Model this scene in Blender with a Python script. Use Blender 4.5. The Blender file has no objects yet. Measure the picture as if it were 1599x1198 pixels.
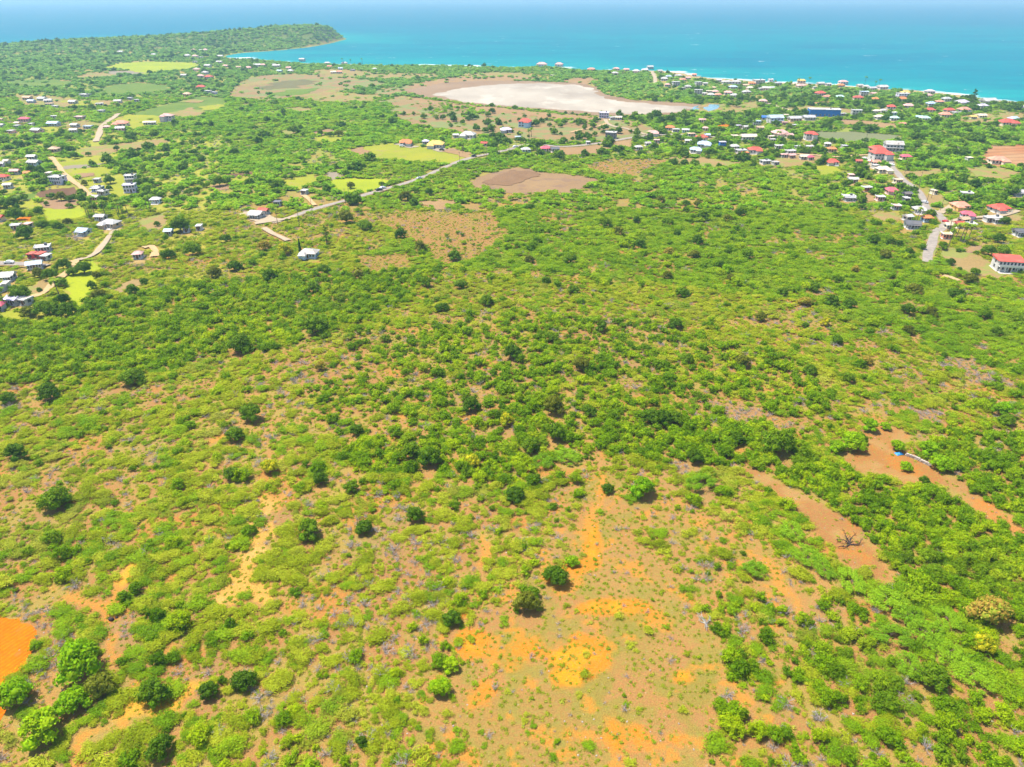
import bpy, bmesh, math, random
import numpy as np
from mathutils import Vector, Matrix, Euler

random.seed(7)
rng = np.random.default_rng(11)
SC = bpy.context.scene
COL = SC.collection
R = math.radians

# ---------------------------------------------------------------- camera
CAM_H = 110.0            # drone height in metres
PITCH = R(29.66)         # looking down towards the sea
FPX = 1066.0             # focal length, for a 1599 px wide frame
cam_d = bpy.data.cameras.new('camera')
cam_d.sensor_width = 36.0
cam_d.lens = 36.0 * FPX / 1599.0
cam_d.clip_start = 0.5
cam_d.clip_end = 120000.0
cam = bpy.data.objects.new('camera', cam_d)
cam.location = (0, 0, CAM_H)
cam.rotation_euler = (R(90) - PITCH, 0, 0)
COL.objects.link(cam)
SC.camera = cam

# ---------------------------------------------------------------- light
SUN_EL = R(65)
SUN_DIR = Vector((-0.88 * math.cos(SUN_EL), 0.47 * math.cos(SUN_EL), math.sin(SUN_EL))).normalized()  # towards the sun
world = bpy.data.worlds.new('World')
SC.world = world
world.use_nodes = True
wn = world.node_tree
bg = wn.nodes['Background']
sky = wn.nodes.new('ShaderNodeTexSky')
sky.sky_type = 'NISHITA'
sky.sun_disc = False
sky.sun_elevation = SUN_EL
sky.sun_rotation = math.atan2(SUN_DIR.x, SUN_DIR.y)
sky.air_density = 1.0
sky.dust_density = 1.2
sky.ozone_density = 1.0
wn.links.new(sky.outputs[0], bg.inputs[0])
bg.inputs[1].default_value = 0.115
sun_d = bpy.data.lights.new('sun', 'SUN')
sun_d.energy = 4.1
sun_d.angle = R(0.6)
sun_d.color = (1.0, 0.94, 0.82)
sun = bpy.data.objects.new('sun', sun_d)
sun.rotation_euler = SUN_DIR.to_track_quat('Z', 'Y').to_euler()
COL.objects.link(sun)

vs = SC.view_settings
vs.view_transform = 'Standard'
vs.look = 'None'
vs.gamma = 1.0
vs.use_curve_mapping = False
vs.exposure = 1.0
SC.cycles.use_denoising = True
SC.cycles.adaptive_threshold = 0.025
SC.cycles.use_light_tree = False
SC.cycles.max_bounces = 4
SC.cycles.diffuse_bounces = 3
SC.cycles.glossy_bounces = 2
SC.cycles.transmission_bounces = 3
SC.cycles.transparent_max_bounces = 4
SC.cycles.volume_bounces = 0

# ---------------------------------------------------------------- helpers: photograph pixel <-> ground point
CT, ST = math.cos(PITCH), math.sin(PITCH)

def G(u, v):
    """ground point (z = 0) under a pixel of the 1599 x 1198 frame"""
    x = (u - 799.5) / FPX
    y = -(v - 599.0) / FPX
    dz = y * CT - ST
    t = CAM_H / max(-dz, 1e-4)
    return (x * t, (CT + y * ST) * t)

def depth_at(v):
    y = -(v - 599.0) / FPX
    return CAM_H / max(ST - y * CT, 1e-4)

def mpp(v):
    """metres per pixel of the 1599 px frame on the ground at row v"""
    return depth_at(v) / FPX

def to_px(X, Y, Z=0.0):
    zc = Y * CT - (Z - CAM_H) * ST
    yc = Y * ST + (Z - CAM_H) * CT
    zc = np.maximum(zc, 1e-3)
    return 799.5 + FPX * X / zc, 599.0 - FPX * yc / zc, zc

def inpoly(px, py, poly):
    res = np.zeros(px.shape, bool)
    xs = [p[0] for p in poly]; ys = [p[1] for p in poly]
    m = (px >= min(xs)) & (px <= max(xs)) & (py >= min(ys)) & (py <= max(ys))
    if not m.any():
        return res
    x = px[m]; y = py[m]
    c = np.zeros(x.shape, bool)
    j = len(poly) - 1
    for i in range(len(poly)):
        xi, yi = poly[i]; xj, yj = poly[j]
        if yi != yj:
            k = ((yi > y) != (yj > y)) & (x < (xj - xi) * (y - yi) / (yj - yi) + xi)
            c ^= k
        j = i
    res[m] = c
    return res

def seg_dist(px, py, line):
    d = np.full(px.shape, 1e9)
    for (x0, y0), (x1, y1) in zip(line[:-1], line[1:]):
        dx, dy = x1 - x0, y1 - y0
        L = dx * dx + dy * dy + 1e-9
        t = np.clip(((px - x0) * dx + (py - y0) * dy) / L, 0, 1)
        d = np.minimum(d, np.hypot(px - x0 - t * dx, py - y0 - t * dy))
    return d

def _hash(ix, iy, seed):
    h = (ix.astype(np.int64) * 374761393 + iy.astype(np.int64) * 668265263 + seed * 982451653) & 0x7fffffff
    h = ((h ^ (h >> 13)) * 1274126177) & 0x7fffffff
    return ((h ^ (h >> 16)) & 0xffff) / 65535.0

def vnoise(x, y, seed=0):
    ix = np.floor(x); iy = np.floor(y)
    fx = x - ix; fy = y - iy
    fx = fx * fx * (3 - 2 * fx); fy = fy * fy * (3 - 2 * fy)
    a = _hash(ix, iy, seed); b = _hash(ix + 1, iy, seed)
    c = _hash(ix, iy + 1, seed); d = _hash(ix + 1, iy + 1, seed)
    return (a * (1 - fx) + b * fx) * (1 - fy) + (c * (1 - fx) + d * fx) * fy

def fbm(x, y, scale, seed=0, octs=4):
    s = 0; a = 1; n = 0
    for o in range(octs):
        s = s + a * vnoise(x / scale * 2 ** o + 17.3 * o, y / scale * 2 ** o - 9.1 * o, seed + o)
        n += a; a *= 0.5
    return s / n

def sstep(a, b, x):
    t = np.clip((x - a) / (b - a), 0, 1)
    return t * t * (3 - 2 * t)

# ---------------------------------------------------------------- helpers: scene objects
def tag(o, label=None, cat=None, group=None, kind=None):
    if label: o['label'] = label
    if cat: o['category'] = cat
    if group: o['group'] = group
    if kind: o['kind'] = kind
    return o

def mesh_from(name, verts, faces, mat=None, smooth=False):
    me = bpy.data.meshes.new(name)
    me.from_pydata([tuple(v) for v in verts], [], [tuple(f) for f in faces])
    if mat: me.materials.append(mat)
    if smooth:
        me.polygons.foreach_set('use_smooth', np.ones(len(me.polygons), bool))
    me.update()
    return me

def obj(name, me, parent=None, loc=(0, 0, 0), rz=0.0, scale=None, rot=None):
    o = bpy.data.objects.new(name, me)
    o.location = loc
    o.rotation_euler = rot if rot is not None else (0, 0, rz)
    if scale is not None:
        o.scale = scale
    if parent is not None:
        o.parent = parent
    COL.objects.link(o)
    return o

def grid_mesh(name, V, nu, nv, mat, attr=None, smooth=True):
    """a mesh from an (nu*nv, 3) array of points, optional colour per vertex"""
    me = bpy.data.meshes.new(name)
    i = np.arange(nu * nv).reshape(nu, nv)
    q = np.stack([i[:-1, :-1], i[1:, :-1], i[1:, 1:], i[:-1, 1:]], -1).reshape(-1, 4)
    me.vertices.add(nu * nv)
    me.vertices.foreach_set('co', V.astype(np.float32).ravel())
    me.loops.add(q.size)
    me.loops.foreach_set('vertex_index', q.astype(np.int32).ravel())
    me.polygons.add(len(q))
    me.polygons.foreach_set('loop_start', (np.arange(len(q)) * 4).astype(np.int32))
    me.polygons.foreach_set('loop_total', np.full(len(q), 4, np.int32))
    me.update(calc_edges=True)
    me.polygons.foreach_set('use_smooth', np.full(len(q), smooth, bool))
    if attr is not None:
        for an, arr in attr.items():
            if arr.ndim == 2:
                a = me.attributes.new(an, 'FLOAT_COLOR', 'POINT')
                c = np.ones((len(arr), 4), np.float32); c[:, :3] = arr
                a.data.foreach_set('color', c.ravel())
            else:
                a = me.attributes.new(an, 'FLOAT', 'POINT')
                a.data.foreach_set('value', arr.astype(np.float32))
    me.materials.append(mat)
    return me

# ---------------------------------------------------------------- helpers: materials
class NT:
    def __init__(self, name):
        self.m = bpy.data.materials.new(name)
        self.m.use_nodes = True
        self.t = self.m.node_tree
        self.b = self.t.nodes['Principled BSDF']
        self.out = self.t.nodes['Material Output']
    def n(self, typ, **kw):
        nd = self.t.nodes.new(typ)
        for k, v in kw.items():
            if k.startswith('i_'):
                nd.inputs[int(k[2:])].default_value = v
            else:
                setattr(nd, k, v)
        return nd
    def l(self, a, b):
        self.t.links.new(a, b)
    def mix(self, fac, a, b, mode='MIX'):
        nd = self.n('ShaderNodeMix', data_type='RGBA', blend_type=mode)
        for s, v in ((0, fac), (6, a), (7, b)):
            if hasattr(v, 'is_linked') or hasattr(v, 'links'):
                self.l(v, nd.inputs[s])
            else:
                nd.inputs[s].default_value = v if s == 0 else (*v, 1.0) if len(v) == 3 else v
        return nd.outputs[2]
    def noise(self, scale, detail=3.0, rough=0.55, coord='OBJ', vec=None):
        nd = self.n('ShaderNodeTexNoise')
        nd.inputs['Scale'].default_value = scale
        nd.inputs['Detail'].default_value = detail
        nd.inputs['Roughness'].default_value = rough
        if vec is None:
            g = self.n('ShaderNodeNewGeometry')
            vec = g.outputs['Position']
        self.l(vec, nd.inputs['Vector'])
        return nd.outputs['Fac']
    def rng(self, val, a, b, c, d):
        nd = self.n('ShaderNodeMapRange')
        self.l(val, nd.inputs[0])
        for i, v in enumerate((a, b, c, d)):
            nd.inputs[i + 1].default_value = v
        return nd.outputs[0]
    def bump(self, h, dist, strength=0.6):
        nd = self.n('ShaderNodeBump')
        nd.inputs['Strength'].default_value = strength
        nd.inputs['Distance'].default_value = dist
        self.l(h, nd.inputs['Height'])
        self.l(nd.outputs[0], self.b.inputs['Normal'])

def plain(name, col, rough=0.8, var=0.12, scale=0.6, spec=0.3, metal=0.0):
    t = NT(name)
    f = t.noise(scale, 4.0)
    f = t.rng(f, 0.3, 0.7, 0.0, 1.0)
    d = tuple(c * (1 - var) for c in col); e = tuple(min(c * (1 + var), 0.95) for c in col)
    t.l(t.mix(f, d, e), t.b.inputs['Base Color'])
    t.b.inputs['Roughness'].default_value = rough
    t.b.inputs['Specular IOR Level'].default_value = spec
    t.b.inputs['Metallic'].default_value = metal
    return t.m

def foliage(name, c_dark, c_mid, c_light, trans=0.28, flower=None, flower_amt=0.0, patch=0.0, tint=(0.30, 0.27, 0.10)):
    """leaf material: hue varies from plant to plant, over the district and from leaf to leaf"""
    t = NT(name)
    oi = t.n('ShaderNodeObjectInfo')
    ge = t.n('ShaderNodeNewGeometry')
    isl = ge.outputs['Random Per Island']
    nz = t.noise(0.016, 3.0, 0.6, vec=oi.outputs['Location'])
    nz = t.rng(nz, 0.32, 0.68, 0.0, 1.0)
    add = t.n('ShaderNodeMath', operation='MULTIPLY_ADD')
    t.l(oi.outputs['Random'], add.inputs[0]); add.inputs[1].default_value = 0.72
    m2 = t.n('ShaderNodeMath', operation='MULTIPLY'); t.l(nz, m2.inputs[0]); m2.inputs[1].default_value = 0.28
    t.l(m2.outputs[0], add.inputs[2])
    ramp = t.n('ShaderNodeValToRGB')
    ramp.color_ramp.elements[0].color = (*c_dark, 1); ramp.color_ramp.elements[0].position = 0.08
    ramp.color_ramp.elements[1].color = (*c_light, 1); ramp.color_ramp.elements[1].position = 0.92
    e = ramp.color_ramp.elements.new(0.5); e.color = (*c_mid, 1)
    t.l(add.outputs[0], ramp.inputs[0])
    br = t.rng(isl, 0.0, 1.0, 0.72, 1.25)
    hsv = t.n('ShaderNodeHueSaturation'); t.l(ramp.outputs[0], hsv.inputs['Color']); t.l(br, hsv.inputs['Value'])
    hj = t.rng(isl, 0.0, 1.0, 0.485, 0.512); t.l(hj, hsv.inputs['Hue'])
    col = hsv.outputs[0]
    if patch > 0:
        pn = t.noise(0.05, 2.0, 0.5, vec=oi.outputs['Location'])
        pn = t.rng(pn, 0.56, 0.74, 0.0, patch)
        col = t.mix(pn, col, tint)
    if flower is not None:
        fm = t.n('ShaderNodeMath', operation='LESS_THAN'); t.l(isl, fm.inputs[0]); fm.inputs[1].default_value = flower_amt
        col = t.mix(fm.outputs[0], col, flower)
    t.l(col, t.b.inputs['Base Color'])
    t.b.inputs['Roughness'].default_value = 0.62
    t.b.inputs['Specular IOR Level'].default_value = 0.06
    tr = t.n('ShaderNodeBsdfTranslucent'); t.l(col, tr.inputs[0])
    mx = t.n('ShaderNodeMixShader'); mx.inputs[0].default_value = trans
    t.l(t.b.outputs[0], mx.inputs[1]); t.l(tr.outputs[0], mx.inputs[2])
    t.l(mx.outputs[0], t.out.inputs[0])
    return t.m
# ================================================================ HOUSES (data first: plants keep clear of them)
# u v width_px roof wall type storeys yaw
HOUSE_TXT = """
1015 107 10 W W g 1 0|1030 113 8 W C g 1 0|1044 122 9 B W h 1 10|1037 126 11 W W h 1 -8|1059 121 12 W W h 1 0|1066 127 10 S C h 1 0|1074 124 8 P G g 1 0|1042 135 9 P W h 1 0|1055 134 12 W G f 2 5|1084 119 7 S W g 1 0
1074 138 10 W W h 1 0|1067 140 6 W W f 1 0|1090 134 11 G W f 2 0|1101 133 7 W W g 1 0|1134 131 15 W W h 1 6|1149 131 15 W L h 1 -6|1122 128 9 G W g 1 0|1144 139 13 B W h 1 0|1174 133 11 O W h 1 0|1184 131 17 W W f 2 8
1164 136 10 T W g 1 0|1171 140 10 C C h 1 0|1188 141 9 W W f 1 0|1196 141 13 W C g 1 0|1165 147 13 W W h 1 10|1090 147 13 W W f 2 -10|1107 145 9 C C f 1 0|1113 140 9 T T h 1 0|1117 146 10 P G h 1 0|1110 151 11 W W h 1 0
1121 151 11 S C h 1 8|1137 148 13 P G h 1 0|1146 152 12 W W h 1 -12|1100 149 7 W W g 1 0|1191 161 13 P W h 1 0|1203 127 7 W W g 1 0|1214 133 12 G W g 1 0|1204 140 10 G D g 1 0|1251 129 13 Y C h 1 0|1250 137 15 P C h 1 0
1272 139 6 W W f 1 0|1280 149 15 R W h 1 20|1291 154 11 S W h 1 20|1311 154 11 N W h 1 0|1312 136 11 O W h 1 0|1316 131 14 P W h 1 0|1281 133 11 W W g 1 0|1293 134 8 W W g 1 0|1352 138 10 W W h 1 0|1342 136 9 W C g 1 0
1361 141 13 G W g 1 12|1377 139 15 W W g 1 8|1348 150 13 B W f 2 0|1339 156 15 R C h 1 0|1366 158 11 O C h 1 0|1363 149 9 P W g 1 0|1391 170 13 R W h 1 0|1316 181 9 W W f 1 0|1336 180 15 G W f 2 0|1368 177 10 C W h 1 0
1379 176 10 W W h 1 0|1372 186 14 C W h 1 0|1391 180 15 W B f 1 0|1396 188 13 N W h 1 0|1209 192 23 B G g 2 6|1241 199 9 G W f 1 0|1225 195 9 P T f 1 0|1240 189 20 G T g 1 4|1262 187 19 G W g 1 4|1227 183 8 C C f 1 0
1216 212 25 P C h 1 0|1231 215 12 P C g 1 0|1264 218 18 R W h 2 0|1203 217 10 C C f 1 0|1206 222 8 W W f 1 0|1216 232 13 W W f 1 0|1247 233 12 G W f 1 0|1262 233 13 G P f 1 0|1292 229 10 W G h 1 0|1318 232 9 G W f 1 0
1298 237 13 O T h 1 0|1368 237 21 R P h 1 5|1393 235 27 W G g 2 -12|1413 148 13 Y W h 1 0|1408 153 17 W L f 2 0|1408 158 14 O C h 1 0|1451 146 14 L W h 1 0|1448 152 12 P W h 1 10|1477 158 14 G W h 1 0|1466 162 11 S W h 1 0
1453 165 13 B G h 1 0|1501 163 19 L W h 1 8|1542 161 23 W W g 1 8|1533 169 15 L W h 1 0|1595 171 12 W W h 1 -10|1451 175 14 R C h 1 0|1481 176 15 R W h 1 0|1475 183 17 S C h 1 0|1504 175 17 S W h 1 0|1491 179 11 W W f 1 0
1443 188 14 N W h 1 0|1434 186 9 N W g 1 0|1401 188 9 W W f 1 0|1408 197 9 S C g 1 0|1456 191 7 G W f 1 0|1531 184 14 C C g 1 0|1518 186 10 Y C g 1 0|1571 195 26 R C h 1 0|1582 189 15 B W h 1 0|1418 169 15 P G h 1 0
1413 249 15 M C h 1 0|1557 255 27 S C h 1 0|1512 251 9 C W f 1 0|1096 191 10 P C g 1 0|1046 203 14 O W h 1 0|1055 206 11 W G f 1 0|1070 207 11 W N g 1 -8|1101 204 8 P C h 1 0|1019 212 18 P W h 1 0|1079 213 12 T G f 1 0
1095 219 18 R C h 1 0|1104 215 8 B W g 1 0|1074 224 10 W W g 1 0|1011 228 8 W G g 1 0|1025 223 9 P G f 1 0|1099 230 22 B G h 1 0|1086 238 18 B W h 1 -10|1127 231 10 L K f 2 0|1146 233 14 W G h 1 0|1156 239 16 G W f 1 0
1178 239 21 R W h 1 0|1163 243 10 O W f 1 0|1194 256 16 G W f 1 0|1153 200 9 L W f 1 0|1165 202 11 W W g 1 0|1181 197 12 B G f 2 0|1186 203 11 T C g 1 0|1168 218 25 C W g 1 0|1146 216 11 C C f 1 0|1196 187 15 K W g 1 0
1183 237 10 O C h 1 0|1210 258 11 W W f 1 0|1224 246 12 P G f 1 0|1235 247 11 P T g 1 0|1255 249 14 C W g 1 0|1264 250 10 M C h 1 0|1298 257 21 R W h 1 0|1340 256 9 R T g 1 0|1372 249 29 R W h 2 4|1368 258 15 S W h 1 0
1366 263 10 W W f 1 0|1378 269 23 C C h 1 0|1233 240 15 G W f 1 0|1331 285 16 W W g 1 -10|1328 278 9 P T f 1 0|1352 298 15 W O f 1 8|1324 312 21 G W f 1 0|1373 313 13 W P f 1 0|1391 302 20 M P h 1 -10|1401 286 13 T C f 1 0
1415 308 13 D G g 1 0|1414 315 9 W D f 1 0|1434 332 20 W W h 1 0|1398 327 13 P G f 1 0|1416 344 13 W W g 1 15|1446 346 17 O B h 1 0|1423 355 25 D G g 1 -14|1508 307 18 W N f 1 -8|1590 305 20 G W g 1 -12|1497 326 27 S Y h 1 -4
1558 330 30 R W h 1 4|1509 340 21 M L h 1 0|1552 346 21 W G f 1 4|1540 346 8 W W f 1 0|1496 355 14 R C g 1 0|1511 356 21 W Y f 1 -4|1480 357 13 C C g 1 0|1503 348 15 T W g 1 0|1476 372 15 T S f 1 -10|1457 303 7 C C f 1 0
1590 367 20 D G g 1 -6|634 227 20 O W h 1 0|665 225 10 L W h 1 0|681 230 26 Y W h 1 -6|731 215 23 W W h 1 0|712 215 9 W W g 1 0|756 228 10 R W g 1 0|790 207 18 L W h 1 0|820 198 20 R B h 2 0|821 238 14 W N h 1 0
809 218 10 B W f 1 0|852 236 16 M C h 1 0|866 237 13 D W g 1 0|954 216 18 W D f 2 0|943 184 16 L L f 2 0|956 187 9 W W f 1 0|966 187 10 C G g 1 0|997 234 11 W W h 1 0|918 226 6 W W f 1 0|846 103 17 P W h 1 0
873 103 13 P W h 1 0|923 111 13 S P h 1 0|960 117 11 W C h 1 0|962 110 10 P W h 1 0|993 114 12 W P h 1 0|863 120 7 C C f 1 0|1007 112 11 L G h 1 0|978 111 9 P W g 1 0|373 107 7 T C g 1 0|388 108 9 P C h 1 0
402 104 11 W W g 1 0|411 104 9 P W h 1 0|432 105 12 W W g 1 0|427 102 7 W W f 1 0|437 113 8 N W g 1 0|454 113 9 W W h 1 0|472 95 9 W W g 1 0|451 108 8 P C g 1 0|511 101 10 W W h 1 0|515 106 7 S C g 1 0
538 101 9 W W h 1 0|532 109 7 B W g 1 0|530 115 10 S C h 1 0|521 115 9 C C g 1 0|551 111 7 G W f 1 0|585 110 7 W W h 1 0|189 83 9 W W g 1 0|245 79 18 C C f 1 0|241 87 7 W B g 1 0|283 76 8 P W h 1 0
303 80 8 P W h 1 0|315 81 8 W W g 1 0|321 80 8 P W h 1 0|293 89 9 W W h 1 0|305 90 9 P L h 1 0|314 91 7 W W f 1 0|344 90 9 W W g 1 0|305 98 7 W W f 1 0|308 111 11 P C h 1 0|321 116 10 W W h 1 0
314 121 10 P W h 1 0|327 123 12 R W h 1 0|314 139 14 R C h 1 0|326 148 10 W W f 2 0|334 147 10 G L f 1 0|293 150 12 T P h 1 0|343 99 9 W W g 1 0|325 105 10 W W g 1 0|353 105 8 P W g 1 0|288 120 9 W W g 1 0
263 189 19 P W h 2 0|230 195 10 C C g 1 0|239 195 10 W W g 1 0|190 197 22 S C h 1 0|189 204 14 W P g 1 0|185 161 11 W W g 1 0|214 159 7 W W f 1 0|204 156 8 G W f 1 0|134 151 16 W G f 1 0|67 157 13 W W g 1 0
76 160 11 W W g 1 0|50 161 11 B G g 1 0|44 156 13 T T g 1 0|78 165 11 T C f 1 0|115 162 12 W W g 1 0|156 165 11 W W f 1 0|87 169 9 W W f 1 0|159 176 10 W W f 1 0|39 190 16 M P h 1 0|3 190 8 T C g 1 0
85 185 9 W W f 1 0|3 199 9 W W g 1 0|50 197 7 W C f 1 0|28 200 8 W W f 1 0|29 196 9 C Y g 1 0|19 208 11 W P f 1 0|59 207 16 W P g 1 0|85 197 18 B G g 1 0|118 199 12 W W g 1 0|116 207 11 W W g 1 0
139 201 13 B W f 1 0|168 202 10 P P h 1 0|126 186 14 P T f 1 0|86 237 15 T T h 1 0|51 249 13 W G g 1 0|55 258 20 W B g 1 0|12 256 8 C W g 1 0|4 260 10 W L g 1 0|25 272 15 P G g 1 0|44 275 9 O T g 1 0
7 281 17 R C h 1 0|93 287 24 W L f 2 0|78 275 8 C C f 1 0|14 294 13 G G g 1 0|154 298 18 W K f 1 0|162 304 17 W W f 1 0|151 313 14 W P g 1 0|153 285 10 G G f 1 0|175 354 28 W T h 1 0|159 344 18 G W g 1 -8
133 366 20 B G g 1 -10|27 358 15 W G f 1 14|45 356 12 P C f 1 0|3 345 9 R C g 1 0|206 285 18 W G f 2 0|205 300 21 L L f 2 0|244 317 17 W B h 1 8|265 367 12 B W g 1 0|217 403 15 P W h 1 0|292 362 10 W W f 1 0
312 359 9 W W f 1 0|69 392 25 W G f 1 22|52 403 9 R R f 1 0|65 403 12 R R f 1 0|74 406 12 W W f 1 0|56 419 24 B G g 1 24|16 436 19 W G g 1 12|11 450 9 W W f 1 0|3 455 9 W W g 1 0|24 474 22 L W g 1 -14
43 475 15 W G f 1 -14|3 484 11 M W h 1 0|402 339 24 W G g 1 -14|413 334 17 R W g 1 -14|434 321 12 D W f 1 0|484 401 30 W B h 1 -6|476 303 10 W W f 1 0|1285 181 50 W K f 1 -9|1570 421 44 R W s 2 -12
"""
CODE = {'W': ('white', (0.52, 0.50, 0.47)), 'C': ('cream', (0.72, 0.62, 0.46)), 'R': ('red', (0.62, 0.10, 0.07)), 'O': ('orange', (0.70, 0.23, 0.08)), 'P': ('pink', (0.70, 0.40, 0.36)), 'S': ('salmon', (0.74, 0.30, 0.20)),
        'G': ('grey', (0.48, 0.47, 0.47)), 'B': ('light blue', (0.46, 0.58, 0.72)), 'L': ('lilac', (0.60, 0.54, 0.68)), 'T': ('tan', (0.58, 0.40, 0.26)), 'D': ('dark grey', (0.14, 0.14, 0.15)), 'K': ('blue', (0.03, 0.17, 0.55)),
        'Y': ('yellow', (0.80, 0.52, 0.14)), 'N': ('pale green', (0.45, 0.66, 0.60)), 'M': ('crimson', (0.64, 0.12, 0.17))}
HOUSES = []
for line in HOUSE_TXT.strip().split('\n'):
    for h in line.split('|'):
        a = h.split()
        HOUSES.append([float(a[0]), float(a[1]), float(a[2]), a[3], a[4], a[5], int(a[6]), float(a[7])])
hr = random.Random(5)
HPOS = []
for h in HOUSES:
    x, y = G(h[0], h[1])
    w = h[2] * mpp(h[1]) * (0.80 if h[1] > 255 else 0.90)
    dp = min(max(w * hr.uniform(0.6, 0.85), 5.0), 14.0)
    if w < 9: dp = max(w * 0.8, 4.0)
    if h[7] == 0: h[7] = hr.uniform(-16, 16)
    HPOS.append((x, y, w, dp, h[2]))
HX = np.array(HPOS)

def near_house(x, y):
    bad = np.zeros(x.shape, bool)
    for hx, hy, w, dp, _ in HPOS:
        front = 4.5 + 0.006 * hy
        bad |= (np.abs(x - hx - (y - hy) * hx / hy) < w * 0.54 + 0.5) & (y > hy - dp * .5 - front) & (y < hy + dp * .5 + 2)
    return bad

def build_houses():
    def roofing(name, col, rough, var, scale, spec):
        m = plain(name, tuple(q * .9 for q in col), rough, var, scale, spec)
        t = m.node_tree; b = t.nodes['Principled BSDF']
        src = b.inputs['Base Color'].links[0].from_socket
        n_ = t.nodes.new('ShaderNodeTexNoise'); n_.inputs['Scale'].default_value = .22; n_.inputs['Detail'].default_value = 5
        g_ = t.nodes.new('ShaderNodeNewGeometry'); t.links.new(g_.outputs['Position'], n_.inputs['Vector'])
        r_ = t.nodes.new('ShaderNodeMapRange'); t.links.new(n_.outputs['Fac'], r_.inputs[0])
        for i_, q in enumerate((.52, .68, 0., .55)): r_.inputs[i_ + 1].default_value = q
        x_ = t.nodes.new('ShaderNodeMix'); x_.data_type = 'RGBA'
        t.links.new(r_.outputs[0], x_.inputs[0]); t.links.new(src, x_.inputs[6]); x_.inputs[7].default_value = (.24, .16, .11, 1)
        t.links.new(x_.outputs[2], b.inputs['Base Color'])
        return m
    mats = {}
    def rm(c):
        if ('r', c) not in mats:
            mats[('r', c)] = roofing('roof_' + CODE[c][0].replace(' ', '_'), CODE[c][1], 0.55 if c in 'WGBD' else 0.8, 0.18, 0.5, 0.3)
        return mats[('r', c)]
    def wm(c):
        if ('w', c) not in mats:
            mats[('w', c)] = plain('wall_' + CODE[c][0].replace(' ', '_'), CODE[c][1], 0.85, 0.14, 0.3)
        return mats[('w', c)]
    glass = plain('window_glass', (0.035, 0.05, 0.07), 0.15, 0.2, 0.5, 0.5)
    wood = plain('door_wood', (0.13, 0.065, 0.04), 0.6, 0.2, 0.8)
    trim = plain('white_trim', (0.66, 0.65, 0.62), 0.7, 0.04, 0.5)
    floor = plain('terrace_slab', (0.60, 0.55, 0.50), 0.85, 0.08, 0.4)
    cache = {}
    def unit(shape, mat):
        k = (shape, mat.name)
        if k in cache: return cache[k]
        if shape == 'box':
            v = [(-.5, -.5, 0), (.5, -.5, 0), (.5, .5, 0), (-.5, .5, 0), (-.5, -.5, 1), (.5, -.5, 1), (.5, .5, 1), (-.5, .5, 1)]
            f = [(0, 3, 2, 1), (4, 5, 6, 7), (0, 1, 5, 4), (1, 2, 6, 5), (2, 3, 7, 6), (3, 0, 4, 7)]
        elif shape == 'hip':
            v = [(-.5, -.5, 0), (.5, -.5, 0), (.5, .5, 0), (-.5, .5, 0), (-.5, -.5, .10), (.5, -.5, .10), (.5, .5, .10), (-.5, .5, .10), (-.2, 0, 1), (.2, 0, 1)]
            f = [(0, 3, 2, 1), (0, 1, 5, 4), (1, 2, 6, 5), (2, 3, 7, 6), (3, 0, 4, 7), (4, 5, 9, 8), (6, 7, 8, 9), (5, 6, 9), (7, 4, 8)]
        elif shape == 'gable':
            v = [(-.5, -.5, 0), (.5, -.5, 0), (.5, .5, 0), (-.5, .5, 0), (-.5, -.5, .12), (.5, -.5, .12), (.5, .5, .12), (-.5, .5, .12), (-.5, 0, 1), (.5, 0, 1)]
            f = [(0, 3, 2, 1), (0, 1, 5, 4), (2, 3, 7, 6), (4, 5, 9, 8), (6, 7, 8, 9), (1, 2, 6, 9, 5), (3, 0, 4, 8, 7)]
        else:  # shed: one slope falling to the front
            v = [(-.5, -.5, 0), (.5, -.5, 0), (.5, .5, 0), (-.5, .5, 0), (-.5, -.5, .18), (.5, -.5, .18), (.5, .5, 1), (-.5, .5, 1)]
            f = [(0, 3, 2, 1), (4, 5, 6, 7), (0, 1, 5, 4), (1, 2, 6, 5), (2, 3, 7, 6), (3, 0, 4, 7)]
        cache[k] = mesh_from(shape, v, f, mat)
        return cache[k]

    def place(u, v):
        if v < 96 and u < 460: return 'in hamlet below the headland'
        if u < 600 and v < 126: return 'in seaside hamlet by the bay'
        if u < 420 and v < 215: return 'in the upper left village'
        if u < 300 and v < 300: return 'by the left dirt track'
        if u < 320: return 'among lower left smallholdings'
        if u < 520: return 'at near end of main road'
        if u < 780: return 'by the central road'
        if u < 1070 and v < 130: return 'on shore behind salt pond'
        if u < 1030: return 'in front of the salt pond'
        if u < 1200 and v < 165: return 'in beach village beyond the pond'
        if v < 170: return 'on the right beach front'
        if u >= 1225 and v < 206: return 'right of the long blue building' if u > 1300 else 'around the long blue building'
        if u < 1330 and v < 265: return 'in the centre right village'
        if v < 275: return 'by top of winding road'
        return 'beside the winding road'
    ORD = ['', 'second', 'third', 'fourth', 'fifth', 'sixth', 'seventh', 'eighth', 'ninth', 'tenth', 'eleventh', 'twelfth', 'thirteenth', 'fourteenth', 'fifteenth', 'sixteenth', 'seventeenth', 'eighteenth']
    TYPE = {'h': 'hip roof', 'g': 'gable roof', 'f': 'flat roof', 's': 'sloping roof'}
    base = []
    for h, p in zip(HOUSES, HPOS):
        size = 'tiny ' if p[2] < 7 else 'small ' if p[2] < 10.5 else 'long ' if p[2] > 20 else ''
        st = 'two-storey ' if h[6] == 2 else ''
        base.append('%s%s%s house with %s %s, %s' % (size, st, CODE[h[4]][0], CODE[h[3]][0], TYPE[h[5]], place(h[0], h[1])))
    byl = {}
    for i, b in enumerate(base): byl.setdefault(b, []).append(i)
    labels = [''] * len(base)
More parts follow.
